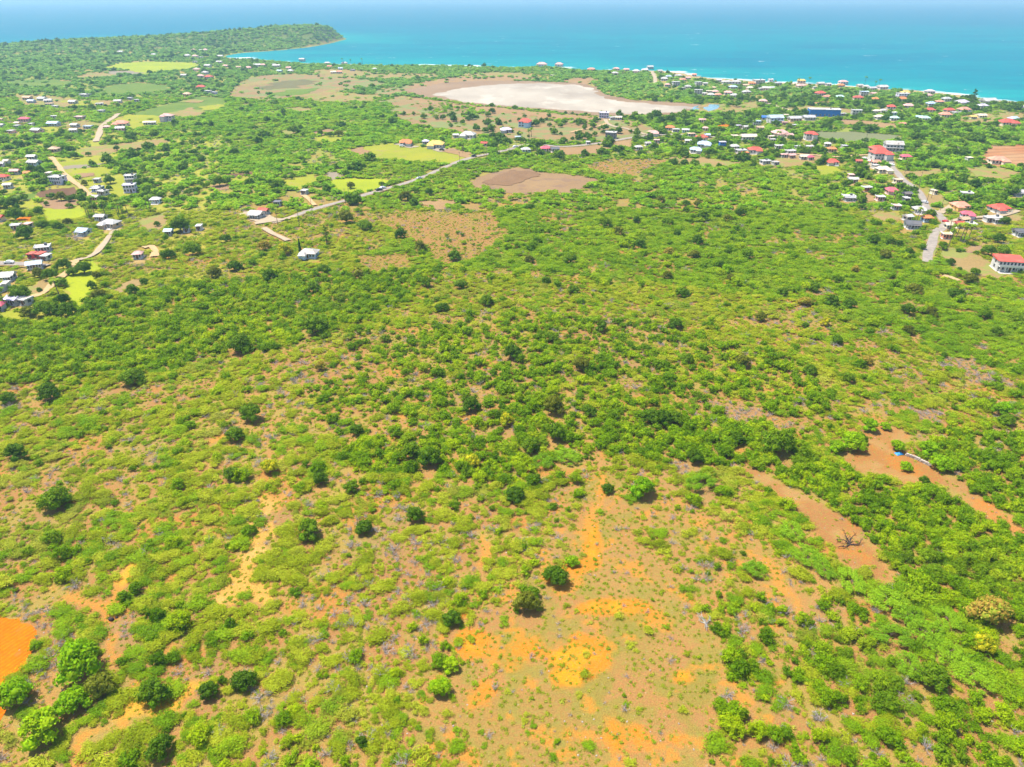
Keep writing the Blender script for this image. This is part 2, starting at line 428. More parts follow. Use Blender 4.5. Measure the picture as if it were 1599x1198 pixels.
    for b, ids in byl.items():
        ids.sort(key=lambda i: HOUSES[i][0])
        for k, i in enumerate(ids):
            if len(ids) == 1: labels[i] = b
            elif k == 0: labels[i] = b + ', leftmost such'
            elif k == len(ids) - 1: labels[i] = b + ', rightmost such'
            else: labels[i] = b + ', %s from left' % ORD[min(k, 17)]
    for i, ((u, v, wpx, rc, wc, ty, st, yaw), (x, y, w, dp, _)) in enumerate(zip(HOUSES, HPOS)):
        big = wpx >= 44
        name = 'long_blue_building' if (big and wc == 'K') else 'house'
        if name == 'long_blue_building': dp, ht = 13.0, 6.5
        else: ht = 2.35 * st + (0.2 if w > 9 else -0.2)
        if u > 1560 and v > 400: dp, ht = 7.5, 4.7
        o = obj(name, None, None, (x, y, 0), R(yaw))
        tag(o, labels[i] if name == 'house' else 'very long building with bright blue walls and white roof near the beach', 'house' if name == 'house' else 'building', 'houses of the coastal villages')
        obj('plinth', unit('box', floor), o, (0, 0, -0.3), 0, (w + .8, dp + .8, 0.55))
        wall = obj('wall', unit('box', wm(wc)), o, (0, 0, 0.25), 0, (w, dp, ht))
        ov = 0.55
        if ty == 'f':
            roof = obj('roof', unit('box', rm(rc)), o, (0, 0, ht + .25), 0, (w + .7, dp + .7, .28))
            if wpx > 12:
                for sx_ in (-1, 1):
                    obj('parapet', unit('box', trim), o, (sx_ * (w / 2 + .2), 0, ht + .53), 0, (.22, dp + .5, .35))
                if wpx > 15: obj('water_tank', unit('box', wm('D')), o, (w * .22, dp * .1, ht + .53), 0, (1.1, 1.1, 1.1))
        elif ty == 's':
            roof = obj('roof', unit('shed', rm(rc)), o, (0, 0, ht + .25), 0, (w + 1.0, dp + 1.0, 1.0))
        else:
            rh = (dp + 2 * ov) * (0.26 if ty == 'h' else 0.22)
            roof = obj('roof', unit('hip' if ty == 'h' else 'gable', rm(rc)), o, (0, 0, ht + .25), 0, (w + 2 * ov, dp + 2 * ov, rh))
            if wpx > 13:
                obj('ridge_cap', unit('box', rm(rc)), o, (0, 0, ht + .25 + rh * .97), 0, ((w + 2 * ov) * (.4 if ty == 'h' else 1.0), .3, .1))
            if wpx > 17 and ty == 'h':     # a wing with its own roof makes an L plan
                ww, wd = w * .42, dp * .55
                sx_ = hr.choice((-1, 1))
                obj('wing_wall', unit('box', wm(wc)), o, (sx_ * w * .24, -dp / 2 - wd * .35, .25), 0, (ww, wd, ht - .1))
                obj('wing_roof', unit('hip', rm(rc)), o, (sx_ * w * .24, -dp / 2 - wd * .25, ht + .12), 0, (ww + .9, wd + 1.6, rh * .7))
        nwin = 2 if wpx < 9 else 3 if wpx < 16 else 4 if wpx < 24 else 5 if wpx < 40 else 7
        for s in range(st):
            zz = .25 + .85 + s * 2.3
            for k in range(nwin):
                xx = -w / 2 + w * (k + .5) / nwin
                if s == 0 and k == nwin // 2:
                    d_ = obj('door', unit('box', wood), o, (xx, -dp / 2 - .02, .26), 0, (1.0, .12, 2.1))
                    if wpx > 18: obj('door_frame', unit('box', trim), d_, (0, .2, 0), 0, (1.25, .9, 1.06))
                    continue
                ww = min(1.5, w / nwin * .55)
                win = obj('window', unit('box', glass), o, (xx, -dp / 2 - .03, zz), 0, (ww, .14, 1.25))
                if wpx > 15:
                    obj('window_frame', unit('box', trim), win, (0, .25, -.08), 0, (1.2, .7, 1.16))
            if wpx >= 12:
                for sx_ in (-1, 1):
                    obj('window', unit('box', glass), o, (sx_ * (w / 2 + .03), 0, zz), 0, (.14, 1.4, 1.25))
        if (wpx >= 17 and ty != 's' and i % 2 == 0) or (u > 1560 and v > 400):      # veranda with posts
            vd = 2.4
            obj('terrace', unit('box', floor), o, (0, -dp / 2 - vd / 2 - .5, -.2), 0, (w * .98, vd, .42))
            if u > 1560 and v > 400:
                obj('balcony', unit('box', trim), o, (0, -dp / 2 - .8, 2.7), 0, (w, 1.6, .18))
                obj('balcony_rail', unit('box', trim), o, (0, -dp / 2 - 1.55, 2.88), 0, (w, .08, .8))
            for k in range(5):
                obj('post', unit('box', trim), o, (-w * .46 + w * .92 * k / 4, -dp / 2 - (1.5 if u > 1560 else 2.0), .2), 0, (.22, .22, 2.5 if st == 2 else ht - .1))
            if not (u > 1560 and v > 400) and ty != 'h':
                obj('veranda_roof', unit('box', rm(rc)), o, (0, -dp / 2 - 1.2, min(ht, 3.0) + .1), 0, (w, 2.3, .14))
# ================================================================ THE LAND
# coast line (pixels of the frame, turned into ground points), left to right along the shore, then back behind the headland
SHORE_PX = [(-500, 92), (-200, 80), (0, 72.5), (60, 68.5)]
BACK = [(-0.46, 2160), (-0.38, 2260), (-0.31, 2380), (-0.25, 2460), (-0.226, 2390)]         # far side of the headland: (x/y, distance)
BAY_PX = [(541, 60.5), (520, 66.5), (500, 70.5), (478, 74), (450, 77), (420, 79.5), (395, 81), (372, 83), (352, 87), (362, 90), (400, 91.5), (450, 96), (500, 99.5),
          (560, 101), (620, 101.5), (680, 101.5), (740, 103), (800, 104.5), (830, 103.5), (880, 104.5), (905, 108), (960, 108.5), (1030, 109.5), (1065, 113),
          (1085, 117), (1110, 121), (1150, 123), (1190, 127), (1250, 129), (1310, 132), (1370, 137), (1420, 139), (1460, 143), (1500, 147), (1550, 154), (1610, 160), (1900, 180), (2400, 215)]
coast = [G(*p) for p in SHORE_PX] + [(a * d, d) for a, d in BACK] + [G(*p) for p in BAY_PX]
land_poly = coast + [(3200, 700), (3200, -300), (-3200, -300), (-3200, coast[0][1])]

RIDGE = [(-60, 1700, 4), (0, 1770, 7), (140, 1850, 15), (250, 1890, 20), (330, 1950, 25), (400, 2010, 31), (440, 2060, 36), (480, 2080, 38), (505, 2120, 34), (522, 2160, 24), (534, 2190, 11)]
ridge_w = []
for u, d, h in RIDGE:
    v0, v1 = 45.0, 110.0
    for _ in range(40):
        vm = (v0 + v1) / 2
        if G(u, vm)[1] > d: v0 = vm
        else: v1 = vm
    ridge_w.append((*G(u, v0), h))

def height(x, y):
    x = np.asarray(x, float); y = np.asarray(y, float)
    best = np.zeros(x.shape)
    for (x0, y0, h0), (x1, y1, h1) in zip(ridge_w[:-1], ridge_w[1:]):
        dx, dy = x1 - x0, y1 - y0
        t = np.clip(((x - x0) * dx + (y - y0) * dy) / (dx * dx + dy * dy), 0, 1)
        d = np.hypot(x - x0 - t * dx, y - y0 - t * dy)
        hh = (h0 + t * (h1 - h0)) * np.exp(-(d / 165.0) ** 2)
        best = np.maximum(best, hh)
    return best

def terrain_z(x, y):
    return height(x, y) * sstep(0, 45, seg_dist(x, y, coast))

# ---------------------------------------------------------------- areas of bare or worked ground (pixel outlines)
MAIN_CLEAR = [(938, 742), (962, 748), (985, 800), (1010, 860), (1060, 905), (1105, 960), (1128, 1040), (1108, 1120), (1085, 1260), (715, 1260), (712, 1070), (760, 990), (828, 962), (872, 900), (902, 820), (925, 770)]
OUTER_CLEAR = [(905, 730), (1010, 735), (1100, 800), (1200, 850), (1260, 930), (1240, 1010), (1210, 1100), (1190, 1260), (640, 1260), (655, 1080), (700, 960), (790, 900), (860, 810)]
YELLOW_PATH = [(410, 768), (445, 768), (438, 815), (425, 852), (400, 888), (425, 925), (420, 945), (385, 940), (333, 950), (352, 912), (378, 868), (385, 830), (402, 795)]
RIGHT_STRIP = [(1150, 728), (1178, 735), (1222, 757), (1285, 785), (1335, 820), (1362, 858), (1390, 905), (1362, 912), (1325, 880), (1290, 850), (1240, 800), (1195, 765)]
RIGHT_CLEAR = [(1318, 722), (1335, 702), (1338, 676), (1362, 664), (1392, 662), (1424, 680), (1402, 700), (1432, 712), (1462, 730), (1480, 748), (1462, 758), (1415, 755), (1370, 742), (1335, 734)]
RIGHT_EDGE = [(1500, 772), (1530, 780), (1562, 795), (1599, 822), (1640, 842), (1640, 850), (1590, 832), (1550, 818), (1522, 798)]
LINK = [(1462, 738), (1485, 748), (1525, 778), (1515, 784), (1478, 758)]
PATCHES = [[(1105, 625), (1150, 630), (1195, 640), (1190, 655), (1150, 652), (1118, 642)], [(1415, 640), (1450, 636), (1490, 650), (1485, 662), (1440, 658)], [(1540, 664), (1599, 672), (1599, 684), (1550, 676)],
           [(1490, 565), (1520, 562), (1530, 582), (1570, 590), (1598, 608), (1590, 616), (1540, 604), (1500, 594)],
           [(1040, 720), (1075, 722), (1060, 745), (1030, 740)], [(155, 985), (200, 960), (215, 985), (190, 1010)]]
TRAILS = [[(80, 925), (120, 940), (165, 952), (176, 968), (176, 1000), (182, 1030)], [(208, 884), (190, 905), (172, 945)], [(205, 1105), (232, 1098), (262, 1108), (292, 1082), (300, 1068)],
          [(215, 1068), (205, 1105), (195, 1135), (130, 1150), (120, 1198)], [(880, 830), (900, 850), (930, 790), (945, 745)], [(622, 645), (636, 668)],
          [(760, 840), (752, 880)], [(330, 690), (350, 680)], [(1080, 1060), (1140, 1075), (1200, 1120)], [(1180, 860), (1220, 910), (1250, 960)], [(1060, 1130), (1100, 1165)]]
YEL_TRAILS = [[(205, 1105), (232, 1098), (262, 1108), (292, 1082)], [(208, 884), (190, 905)]]
ROUGH = [[(580, 345), (640, 328), (700, 334), (772, 330), (780, 350), (797, 360), (762, 386), (738, 407), (690, 414), (668, 395), (640, 375)],
         [(912, 258), (960, 248), (1045, 250), (1012, 266), (985, 277), (938, 271)], [(560, 400), (640, 395), (650, 420), (570, 425)]]
ORANGE_FIELD = [(-60, 955), (0, 961), (30, 966), (52, 978), (57, 995), (50, 1020), (35, 1048), (15, 1072), (-10, 1092), (-60, 1100)]
ORANGE_2 = [(-40, 1098), (6, 1100), (10, 1110), (0, 1126), (-40, 1150)]

print('land: terrain')
NR, NA = 620, 330
rad = 42.0 * (2900.0 / 42.0) ** np.linspace(0, 1, NR)
ang = np.linspace(R(-64), R(64), NA)
RR, AA = np.meshgrid(rad, ang, indexing='ij')
tx = (RR * np.sin(AA)).ravel(); ty = (RR * np.cos(AA)).ravel()
on_land = inpoly(tx, ty, land_poly)
dsh = seg_dist(tx, ty, coast)
sd = np.where(on_land, dsh, -dsh)
tz = height(tx, ty) * sstep(0, 45, sd)
tz = np.where(sd < 18, np.minimum(tz, np.interp(sd, [-60, -4, 0, 18], [-9.0, -1.8, -0.9, 0.0]) + np.where(sd > 0, tz, 0)), tz)
rugged = sstep(3, 12, tz)
tz = tz + rugged * (fbm(tx, ty, 60, 5) - 0.5) * 6
pu, pv, pz = to_px(tx, ty)

def soft(poly, w=0.35):
    """noisy 0..1 mask of a pixel outline"""
    jx = (fbm(tx, ty, 6.0, 31) - 0.5); jy = (fbm(tx, ty, 6.0, 37) - 0.5)
    amp = 4.5 * FPX / np.maximum(pz, 60) * 0.55
    return inpoly(pu + jx * amp * 2, pv + jy * amp, poly).astype(float)

n1 = fbm(tx, ty, 26, 1); n2 = fbm(tx, ty, 5.5, 2); n3 = fbm(tx, ty, 90, 3)
def lerp(a, b, t): return a * (1 - t)[:, None] + np.asarray(b)[None, :] * t[:, None]
C = np.tile(np.array([[0.47, 0.275, 0.15]]), (len(tx), 1))
C = lerp(C, (0.53, 0.335, 0.165), sstep(0.42, 0.62, n1))
C = lerp(C, (0.44, 0.42, 0.14), sstep(0.44, 0.66, n2) * 0.7)          # dry grass
C = lerp(C, (0.40, 0.285, 0.20), sstep(0.55, 0.75, fbm(tx, ty, 14, 9)) * 0.6)
C = lerp(C, (0.60, 0.29, 0.09), sstep(0.62, 0.74, fbm(tx, ty, 9, 12)) * 0.7)
dist = np.hypot(tx, ty)
far = sstep(330, 620, dist)
C = lerp(C, (0.33, 0.50, 0.10), far * 0.9 * sstep(0.22, 0.45, n3 * 0.4 + n2 * 0.6))
C = lerp(C, (0.52, 0.45, 0.20), sstep(700, 1000, dist) * sstep(0.56, 0.66, fbm(tx, ty, 55, 8)) * 0.8)
lf = (pu < 345 + 40 * (n1 - .5)) & (pv > 205) & (pv < 500) & (dist > 300)
C = lerp(C, (0.50, 0.60, 0.09), lf * 0.75 * sstep(0.3, 0.5, n1))
for hx_, hy_, w_, dp_, _ in HPOS:
    q_ = np.nonzero((np.abs(tx - hx_) < 30) & (np.abs(ty - hy_) < 30))[0]
    if len(q_):
        m_ = (1 - sstep(.55, 1.35, np.hypot(tx[q_] - hx_, (ty[q_] - hy_ + 2) * .8) / (w_ * .5 + 4))) * sstep(.3, .5, n2[q_])
        yc_ = np.array([(0.55, 0.40, 0.22), (0.42, 0.46, 0.09), (0.60, 0.47, 0.30)])[int(hx_ * 7) % 3]
        C[q_] = C[q_] * (1 - m_)[:, None] + yc_ * m_[:, None]
for p in ROUGH:
    C = lerp(C, (0.46, 0.27, 0.15), soft(p))
    C = lerp(C, (0.38, 0.32, 0.11), soft(p) * sstep(0.45, 0.6, n2) * 0.7)
mc = soft(MAIN_CLEAR); oc = soft(OUTER_CLEAR)
C = lerp(C, (0.50, 0.31, 0.155), oc * 0.7)
C = lerp(C, (0.40, 0.315, 0.12), mc * sstep(0.45, 0.62, fbm(tx, ty, 11, 15)) * 0.62)
C = lerp(C, (0.34, 0.34, 0.10), oc * sstep(0.54, 0.66, fbm(tx, ty, 4.0, 16)) * 0.75)
C = lerp(C, (0.27, 0.33, 0.07), mc * sstep(0.58, 0.68, fbm(tx, ty, 7.5, 18)) * 0.6)
C = lerp(C, (0.74, 0.36, 0.07), oc * sstep(0.60, 0.70, fbm(tx, ty, 3.4, 19)) * 0.7)
blob = np.zeros(len(tx))
for (u, v, ru, rv, s) in [(905, 1022, 55, 30, 1.0), (960, 948, 60, 16, 0.9), (890, 1060, 40, 26, 0.8), (745, 1005, 45, 26, 0.75), (925, 855, 16, 60, 0.7), (905, 885, 45, 16, 0.5), (830, 1030, 110, 60, 0.42),
                          (1070, 1055, 30, 18, 0.55), (760, 1090, 60, 50, 0.35), (960, 1150, 130, 40, 0.4), (860, 900, 22, 18, 0.5), (1010, 960, 90, 30, 0.35), (940, 760, 20, 26, 0.5), (1060, 1150, 40, 20, 0.5), (720, 955, 18, 14, 0.5)]:
    blob = np.maximum(blob, s * np.exp(-(((pu - u) / ru) ** 2 + ((pv - v) / rv) ** 2)))
near = (dist < 420)
ob = blob * near
C = lerp(C, (0.80, 0.33, 0.035), sstep(0.24, 0.50, ob * (0.05 + 1.85 * fbm(tx, ty, 4.5, 21, 5))) * 0.95)
C = lerp(C, (0.95, 0.45, 0.03), sstep(0.50, 0.78, ob * (0.1 + 1.7 * fbm(tx, ty, 5.0, 23, 5))) * 0.95)
yp = soft(YELLOW_PATH)
C = lerp(C, (0.78, 0.49, 0.16), yp * sstep(0.3, 0.5, fbm(tx, ty, 8, 25)))
C = lerp(C, (0.82, 0.55, 0.24), yp * sstep(0.56, 0.7, n2))
for p, c in ((RIGHT_STRIP, (0.47, 0.255, 0.135)), (RIGHT_CLEAR, (0.49, 0.25, 0.115)), (RIGHT_EDGE, (0.62, 0.30, 0.12)), (LINK, (0.5, 0.3, 0.17))):
    m = soft(p)
    C = lerp(C, c, m)
    C = lerp(C, (0.54, 0.37, 0.21), m * sstep(0.52, 0.7, n2) * 0.8)
    C = lerp(C, (0.64, 0.28, 0.07), m * sstep(0.55, 0.68, fbm(tx, ty, 7, 44)) * 0.6)
for p in PATCHES:
    C = lerp(C, (0.47, 0.30, 0.20), soft(p))
for tr in TRAILS:
    d = seg_dist(tx + (n2 - .5) * 3, ty + (n1 - .5) * 3, [G(*p) for p in tr])
    C = lerp(C, (0.72, 0.36, 0.09), (1 - sstep(0.5, 1.7, d)) * 0.8 * sstep(0.36, 0.54, fbm(tx, ty, 5, 66)))
for tr in YEL_TRAILS:
    d = seg_dist(tx + (n2 - .5) * 5, ty + (n1 - .5) * 4, [G(*p) for p in tr])
    C = lerp(C, (0.84, 0.50, 0.08), (1 - sstep(1.0, 3.2, d)) * sstep(0.34, 0.5, fbm(tx, ty, 4, 67)))
# headland, cliffs, beaches
hl = sstep(1.5, 8, tz)
C = lerp(C, (0.17, 0.29, 0.07), hl)
rock = (1 - sstep(6, 15, sd)) * (tz > 0.3) * on_land * (dist > 1500)
C = lerp(C, (0.36, 0.25, 0.20), rock * sstep(0.3, 0.5, n2))
beach = on_land * (1 - sstep(20, 36 + 10 * n1, sd)) * (tz < 2.0) * (dist > 500) * (dist < 1640)
C = lerp(C, (0.62, 0.52, 0.40), beach * sstep(0.30, 0.42, fbm(tx, ty, 120, 61)))

t = NT('ground_soil')
at = t.n('ShaderNodeAttribute', attribute_name='soil')
f1 = t.rng(t.noise(0.9, 5, 0.62), 0.3, 0.7, 0.0, 1.0)
f2 = t.rng(t.noise(4.5, 3, 0.6), 0.35, 0.65, 0.0, 1.0)
c = t.mix(t.rng(f1, 0, 1, 0, 0.45), at.outputs['Color'], (0.62, 0.50, 0.36), 'SOFT_LIGHT')
dk = t.n('ShaderNodeHueSaturation'); t.l(c, dk.inputs['Color']); t.l(t.rng(f2, 0, 1, 0.66, 1.22), dk.inputs['Value'])
tf = t.rng(t.noise(1.4, 5, 0.75), 0.50, 0.62, 0.0, 0.72)
c2_ = t.mix(tf, dk.outputs[0], (0.215, 0.195, 0.04))
lit = t.rng(t.noise(3.1, 4, 0.7), 0.60, 0.70, 0.0, 0.6)
c2_ = t.mix(lit, c2_, (0.13, 0.085, 0.05))
pebble = t.rng(t.noise(2.2, 2, 0.5), 0.70, 0.76, 0.0, 0.5)
c = t.mix(pebble, c2_, (0.46, 0.40, 0.33))
t.l(c, t.b.inputs['Base Color'])
t.b.inputs['Roughness'].default_value = 0.95; t.b.inputs['Specular IOR Level'].default_value = 0.1
t.bump(f1, 0.10, 0.6)
M_GROUND = t.m
me = grid_mesh('ground', np.stack([tx, ty, tz], 1), NR, NA, M_GROUND, {'soil': C * np.array([[0.60, 0.515, 0.345]])})
tag(obj('ground', me), kind='structure')

# ---------------------------------------------------------------- sea
print('land: sea')
NRs, NAs = 300, 260
srad = 600.0 * (90000.0 / 600.0) ** np.linspace(0, 1, NRs)
sang = np.linspace(R(-75), R(75), NAs)
RR, AA = np.meshgrid(srad, sang, indexing='ij')
sx = (RR * np.sin(AA)).ravel(); sy = (RR * np.cos(AA)).ravel()
sdis = np.hypot(sx, sy); ssh = seg_dist(sx, sy, coast)
mixn = fbm(sx, sy * 2.5, 700, 71) - 0.5
deep = sstep(2350, 3600, sdis + mixn * 900 + np.clip(-sx, -1500, 1500) * 0.35)
deep2 = sstep(3600, 9000, sdis)
S = np.tile(np.array([[0.010, 0.35, 0.47]]), (len(sx), 1))
S = lerp(S, (0.055, 0.45, 0.50), 1 - sstep(20, 260, ssh))
S = lerp(S, (0.008, 0.27, 0.44), sstep(0.5, 0.7, fbm(sx, sy * 3, 420, 75)) * 0.6)
S = lerp(S, (0.006, 0.26, 0.43), deep)
S = lerp(S, (0.006, 0.22, 0.42), deep2)
t = NT('sea_water')
at = t.n('ShaderNodeAttribute', attribute_name='water')
sh = t.n('ShaderNodeAttribute', attribute_name='shore')
g = t.n('ShaderNodeNewGeometry')
mp = t.n('ShaderNodeMapping'); mp.inputs['Scale'].default_value = (1.0, 2.4, 1.0); t.l(g.outputs['Position'], mp.inputs[0])
w1 = t.noise(0.011, 4, 0.6, vec=mp.outputs[0])
c = t.mix(t.rng(w1, 0.35, 0.65, 0.0, 0.32), at.outputs['Color'], (0.01, 0.10, 0.17))
w2 = t.noise(0.0032, 5, 0.6, vec=mp.outputs[0])
c = t.mix(t.rng(w2, 0.46, 0.62, 0.0, 0.28), c, (0.004, 0.085, 0.165))
caps = t.rng(t.noise(0.014, 6, 0.72, vec=mp.outputs[0]), 0.648, 0.69, 0.0, 0.6)
c = t.mix(caps, c, (0.80, 0.86, 0.88))
fn = t.noise(0.010, 4, 0.6)
ml = t.n('ShaderNodeMath', operation='MULTIPLY_ADD'); t.l(fn, ml.inputs[0]); ml.inputs[1].default_value = 150.0; ml.inputs[2].default_value = -72.0
df = t.n('ShaderNodeMath', operation='SUBTRACT'); t.l(sh.outputs['Fac'], df.inputs[0]); t.l(ml.outputs[0], df.inputs[1])
foam = t.rng(df.outputs[0], -14.0, 8.0, 0.8, 0.0)
c = t.mix(foam, c, (0.86, 0.88, 0.88))
t.l(c, t.b.inputs['Base Color'])
t.b.inputs['Roughness'].default_value = 0.55; t.b.inputs['IOR'].default_value = 1.33; t.b.inputs['Specular IOR Level'].default_value = 0.03
t.bump(t.noise(0.06, 4, 0.65, vec=mp.outputs[0]), 2.5, 0.5)
me = grid_mesh('sea', np.stack([sx, sy, np.full(len(sx), -0.9)], 1), NRs, NAs, t.m, {'water': S * np.array([[0.1, 0.52, 0.47]]), 'shore': ssh + 45.0 * sstep(1640, 1720, sdis)})
tag(obj('sea', me), kind='structure')

# ---------------------------------------------------------------- fields, pond, roads: sheets lying on the ground
from mathutils.geometry import tessellate_polygon

def sheet(name, px_poly, mat, z, jitter=0.5, label=None):
    pts = [G(*p) for p in px_poly]
    out = []
    n = len(pts)
    for i in range(n):
        a, b = pts[i], pts[(i + 1) % n]
        L = math.hypot(b[0] - a[0], b[1] - a[1])
        step = max(1.2, 0.006 * math.hypot(*a))
        k = max(1, min(60, int(L / step)))
        nx, ny = -(b[1] - a[1]) / (L + 1e-6), (b[0] - a[0]) / (L + 1e-6)
        for j in range(k):
            s = j / k
            w = (random.random() - .5) * 2 * jitter * min(step, L * 0.2) + jitter * step * 1.2 * math.sin(6.3 * (s * L / (step * 7)) + i * 2.1)
            if j == 0: w = 0
            out.append((a[0] + (b[0] - a[0]) * s + nx * w, a[1] + (b[1] - a[1]) * s + ny * w, z))
    tris = tessellate_polygon([[Vector(p) for p in out]])
    fs = []
    for a, b, c in tris:
        p, q, r = out[a], out[b], out[c]
        cr = (q[0] - p[0]) * (r[1] - p[1]) - (q[1] - p[1]) * (r[0] - p[0])
        fs.append((a, b, c) if cr > 0 else (a, c, b))
    o = obj(name, mesh_from(name, out, fs, mat))
    return tag(o, label=label, kind='structure')

def earth(name, c0, c1, scale=0.08, rows=None, speck=None):
    """worked soil or grass: two colours in patches, optional furrow direction, optional specks"""
    t = NT(name)
    wm_ = (0.55, 0.515, 0.40)
    c0 = tuple(q * w_ for q, w_ in zip(c0, wm_)); c1 = tuple(q * w_ for q, w_ in zip(c1, wm_))
    if speck is not None: speck = (tuple(q * 0.62 for q in speck[0]),) + tuple(speck[1:])
    f = t.rng(t.noise(scale, 5, 0.6), 0.33, 0.67, 0, 1)
    col = t.mix(f, c0, c1)
    f2 = t.noise(1.3, 4, 0.65)
    hs = t.n('ShaderNodeHueSaturation'); t.l(col, hs.inputs['Color']); t.l(t.rng(f2, 0.3, 0.7, 0.82, 1.16), hs.inputs['Value'])
    col = hs.outputs[0]
    if rows is not None:
        g = t.n('ShaderNodeNewGeometry')
        w = t.n('ShaderNodeTexWave', bands_direction='X'); w.inputs['Scale'].default_value = rows[1]; w.inputs['Distortion'].default_value = 3.0; w.inputs['Detail'].default_value = 2.0
        mp = t.n('ShaderNodeMapping'); mp.inputs['Rotation'].default_value = (0, 0, R(rows[0])); t.l(g.outputs['Position'], mp.inputs[0]); t.l(mp.outputs[0], w.inputs[0])
        h2 = t.n('ShaderNodeHueSaturation'); t.l(col, h2.inputs['Color']); t.l(t.rng(w.outputs['Fac'], 0, 1, 1 - rows[2], 1 + rows[2] * .6), h2.inputs['Value'])
        col = h2.outputs[0]
    if speck is not None:
        s = t.rng(t.noise(speck[1], 3, 0.6), speck[2], speck[2] + 0.05, 0, speck[3])
        col = t.mix(s, col, speck[0])
    t.l(col, t.b.inputs['Base Color'])
    t.b.inputs['Roughness'].default_value = 0.95; t.b.inputs['Specular IOR Level'].default_value = 0.1
    t.bump(f2, 0.25, 0.6)
    return t.m

E = {
 'lime': earth('grass_lime', (0.52, 0.62, 0.03), (0.40, 0.52, 0.035), 0.03, speck=((0.16, 0.30, 0.03), 0.25, 0.64, 0.6)),
 'yellow': earth('grass_yellow', (0.50, 0.52, 0.05), (0.38, 0.46, 0.05), 0.03, speck=((0.44, 0.33, 0.13), 0.1, 0.6, 0.6)),
 'green': earth('pasture_green', (0.17, 0.30, 0.045), (0.25, 0.36, 0.06), 0.03, speck=((0.07, 0.17, 0.03), 0.15, 0.6, 0.7)),
 'tan': earth('dry_grass', (0.46, 0.33, 0.15), (0.50, 0.37, 0.20), 0.04, speck=((0.30, 0.36, 0.07), 0.07, 0.50, 0.75)),
 'dry': earth('dry_meadow', (0.43, 0.295, 0.165), (0.47, 0.34, 0.19), 0.02, speck=((0.26, 0.33, 0.10), 0.035, 0.50, 0.8)),
 'pinkbrown': earth('bare_earth', (0.45, 0.28, 0.19), (0.52, 0.35, 0.24), 0.06, rows=(20, 0.5, 0.10)),
 'brown': earth('ploughed_brown', (0.21, 0.115, 0.08), (0.30, 0.18, 0.12), 0.05, rows=(25, 0.45, 0.15)),
 'tanbrown': earth('fallow_tan', (0.47, 0.30, 0.175), (0.55, 0.38, 0.22), 0.025, speck=((0.35, 0.22, 0.14), 0.05, 0.56, 0.6)),
 'grey': earth('grey_plot', (0.40, 0.35, 0.33), (0.46, 0.40, 0.36), 0.04),
 'orange': earth('tilled_orange', (0.95, 0.225, 0.004), (1.0, 0.30, 0.006), 0.12, rows=(32, 0.35, 0.14), speck=((0.52, 0.21, 0.05), 0.22, 0.60, 0.55)),
 'red': earth('red_lot', (0.58, 0.24, 0.11), (0.62, 0.40, 0.26), 0.03, rows=(80, 0.03, 0.15)),
 'mud': earth('pond_mud', (0.40, 0.27, 0.20), (0.47, 0.34, 0.265), 0.012),
 'darkmud': earth('damp_soil', (0.30, 0.185, 0.125), (0.38, 0.24, 0.16), 0.06),
 'olive': earth('marsh_olive', (0.22, 0.21, 0.12), (0.29, 0.28, 0.14), 0.02),
 'sage': earth('marsh_sage', (0.25, 0.30, 0.17), (0.30, 0.33, 0.20), 0.02),
 'greybrown': earth('fallow_grey_brown', (0.40, 0.265, 0.17), (0.48, 0.33, 0.205), 0.03, speck=((0.30, 0.19, 0.13), 0.05, 0.54, 0.6)),
 'concrete': earth('concrete_yard', (0.55, 0.49, 0.43), (0.62, 0.56, 0.50), 0.1),
}
t = NT('salt_crust')
g = t.n('ShaderNodeNewGeometry')
mp = t.n('ShaderNodeMapping'); mp.inputs['Scale'].default_value = (1.0, 0.55, 1.0); mp.inputs['Rotation'].default_value = (0, 0, R(12)); t.l(g.outputs['Position'], mp.inputs[0])
f = t.rng(t.noise(0.009, 4, 0.6, vec=mp.outputs[0]), 0.36, 0.64, 0, 1)
col = t.mix(f, (0.37, 0.315, 0.245), (0.25, 0.205, 0.155))
f = t.rng(t.noise(0.028, 4, 0.65, vec=mp.outputs[0]), 0.52, 0.66, 0, 0.6)
col = t.mix(f, col, (0.46, 0.41, 0.33))
t.l(col, t.b.inputs['Base Color']); t.b.inputs['Roughness'].default_value = 0.9
E['salt'] = t.m
t = NT('pond_water')
t.b.inputs['Base Color'].default_value = (0.10, 0.22, 0.28, 1); t.b.inputs['Roughness'].default_value = 0.18
t.bump(t.noise(0.6, 3, 0.6), 0.05, 0.3)
E['water'] = t.m
E['asphalt'] = plain('worn_asphalt', (0.27, 0.23, 0.195), 0.9, 0.2, 0.5)
E['dirt'] = plain('dirt_track', (0.44, 0.29, 0.14), 0.95, 0.14, 0.4)
E['marl'] = plain('pale_marl', (0.36, 0.28, 0.185), 0.95, 0.10, 0.4)

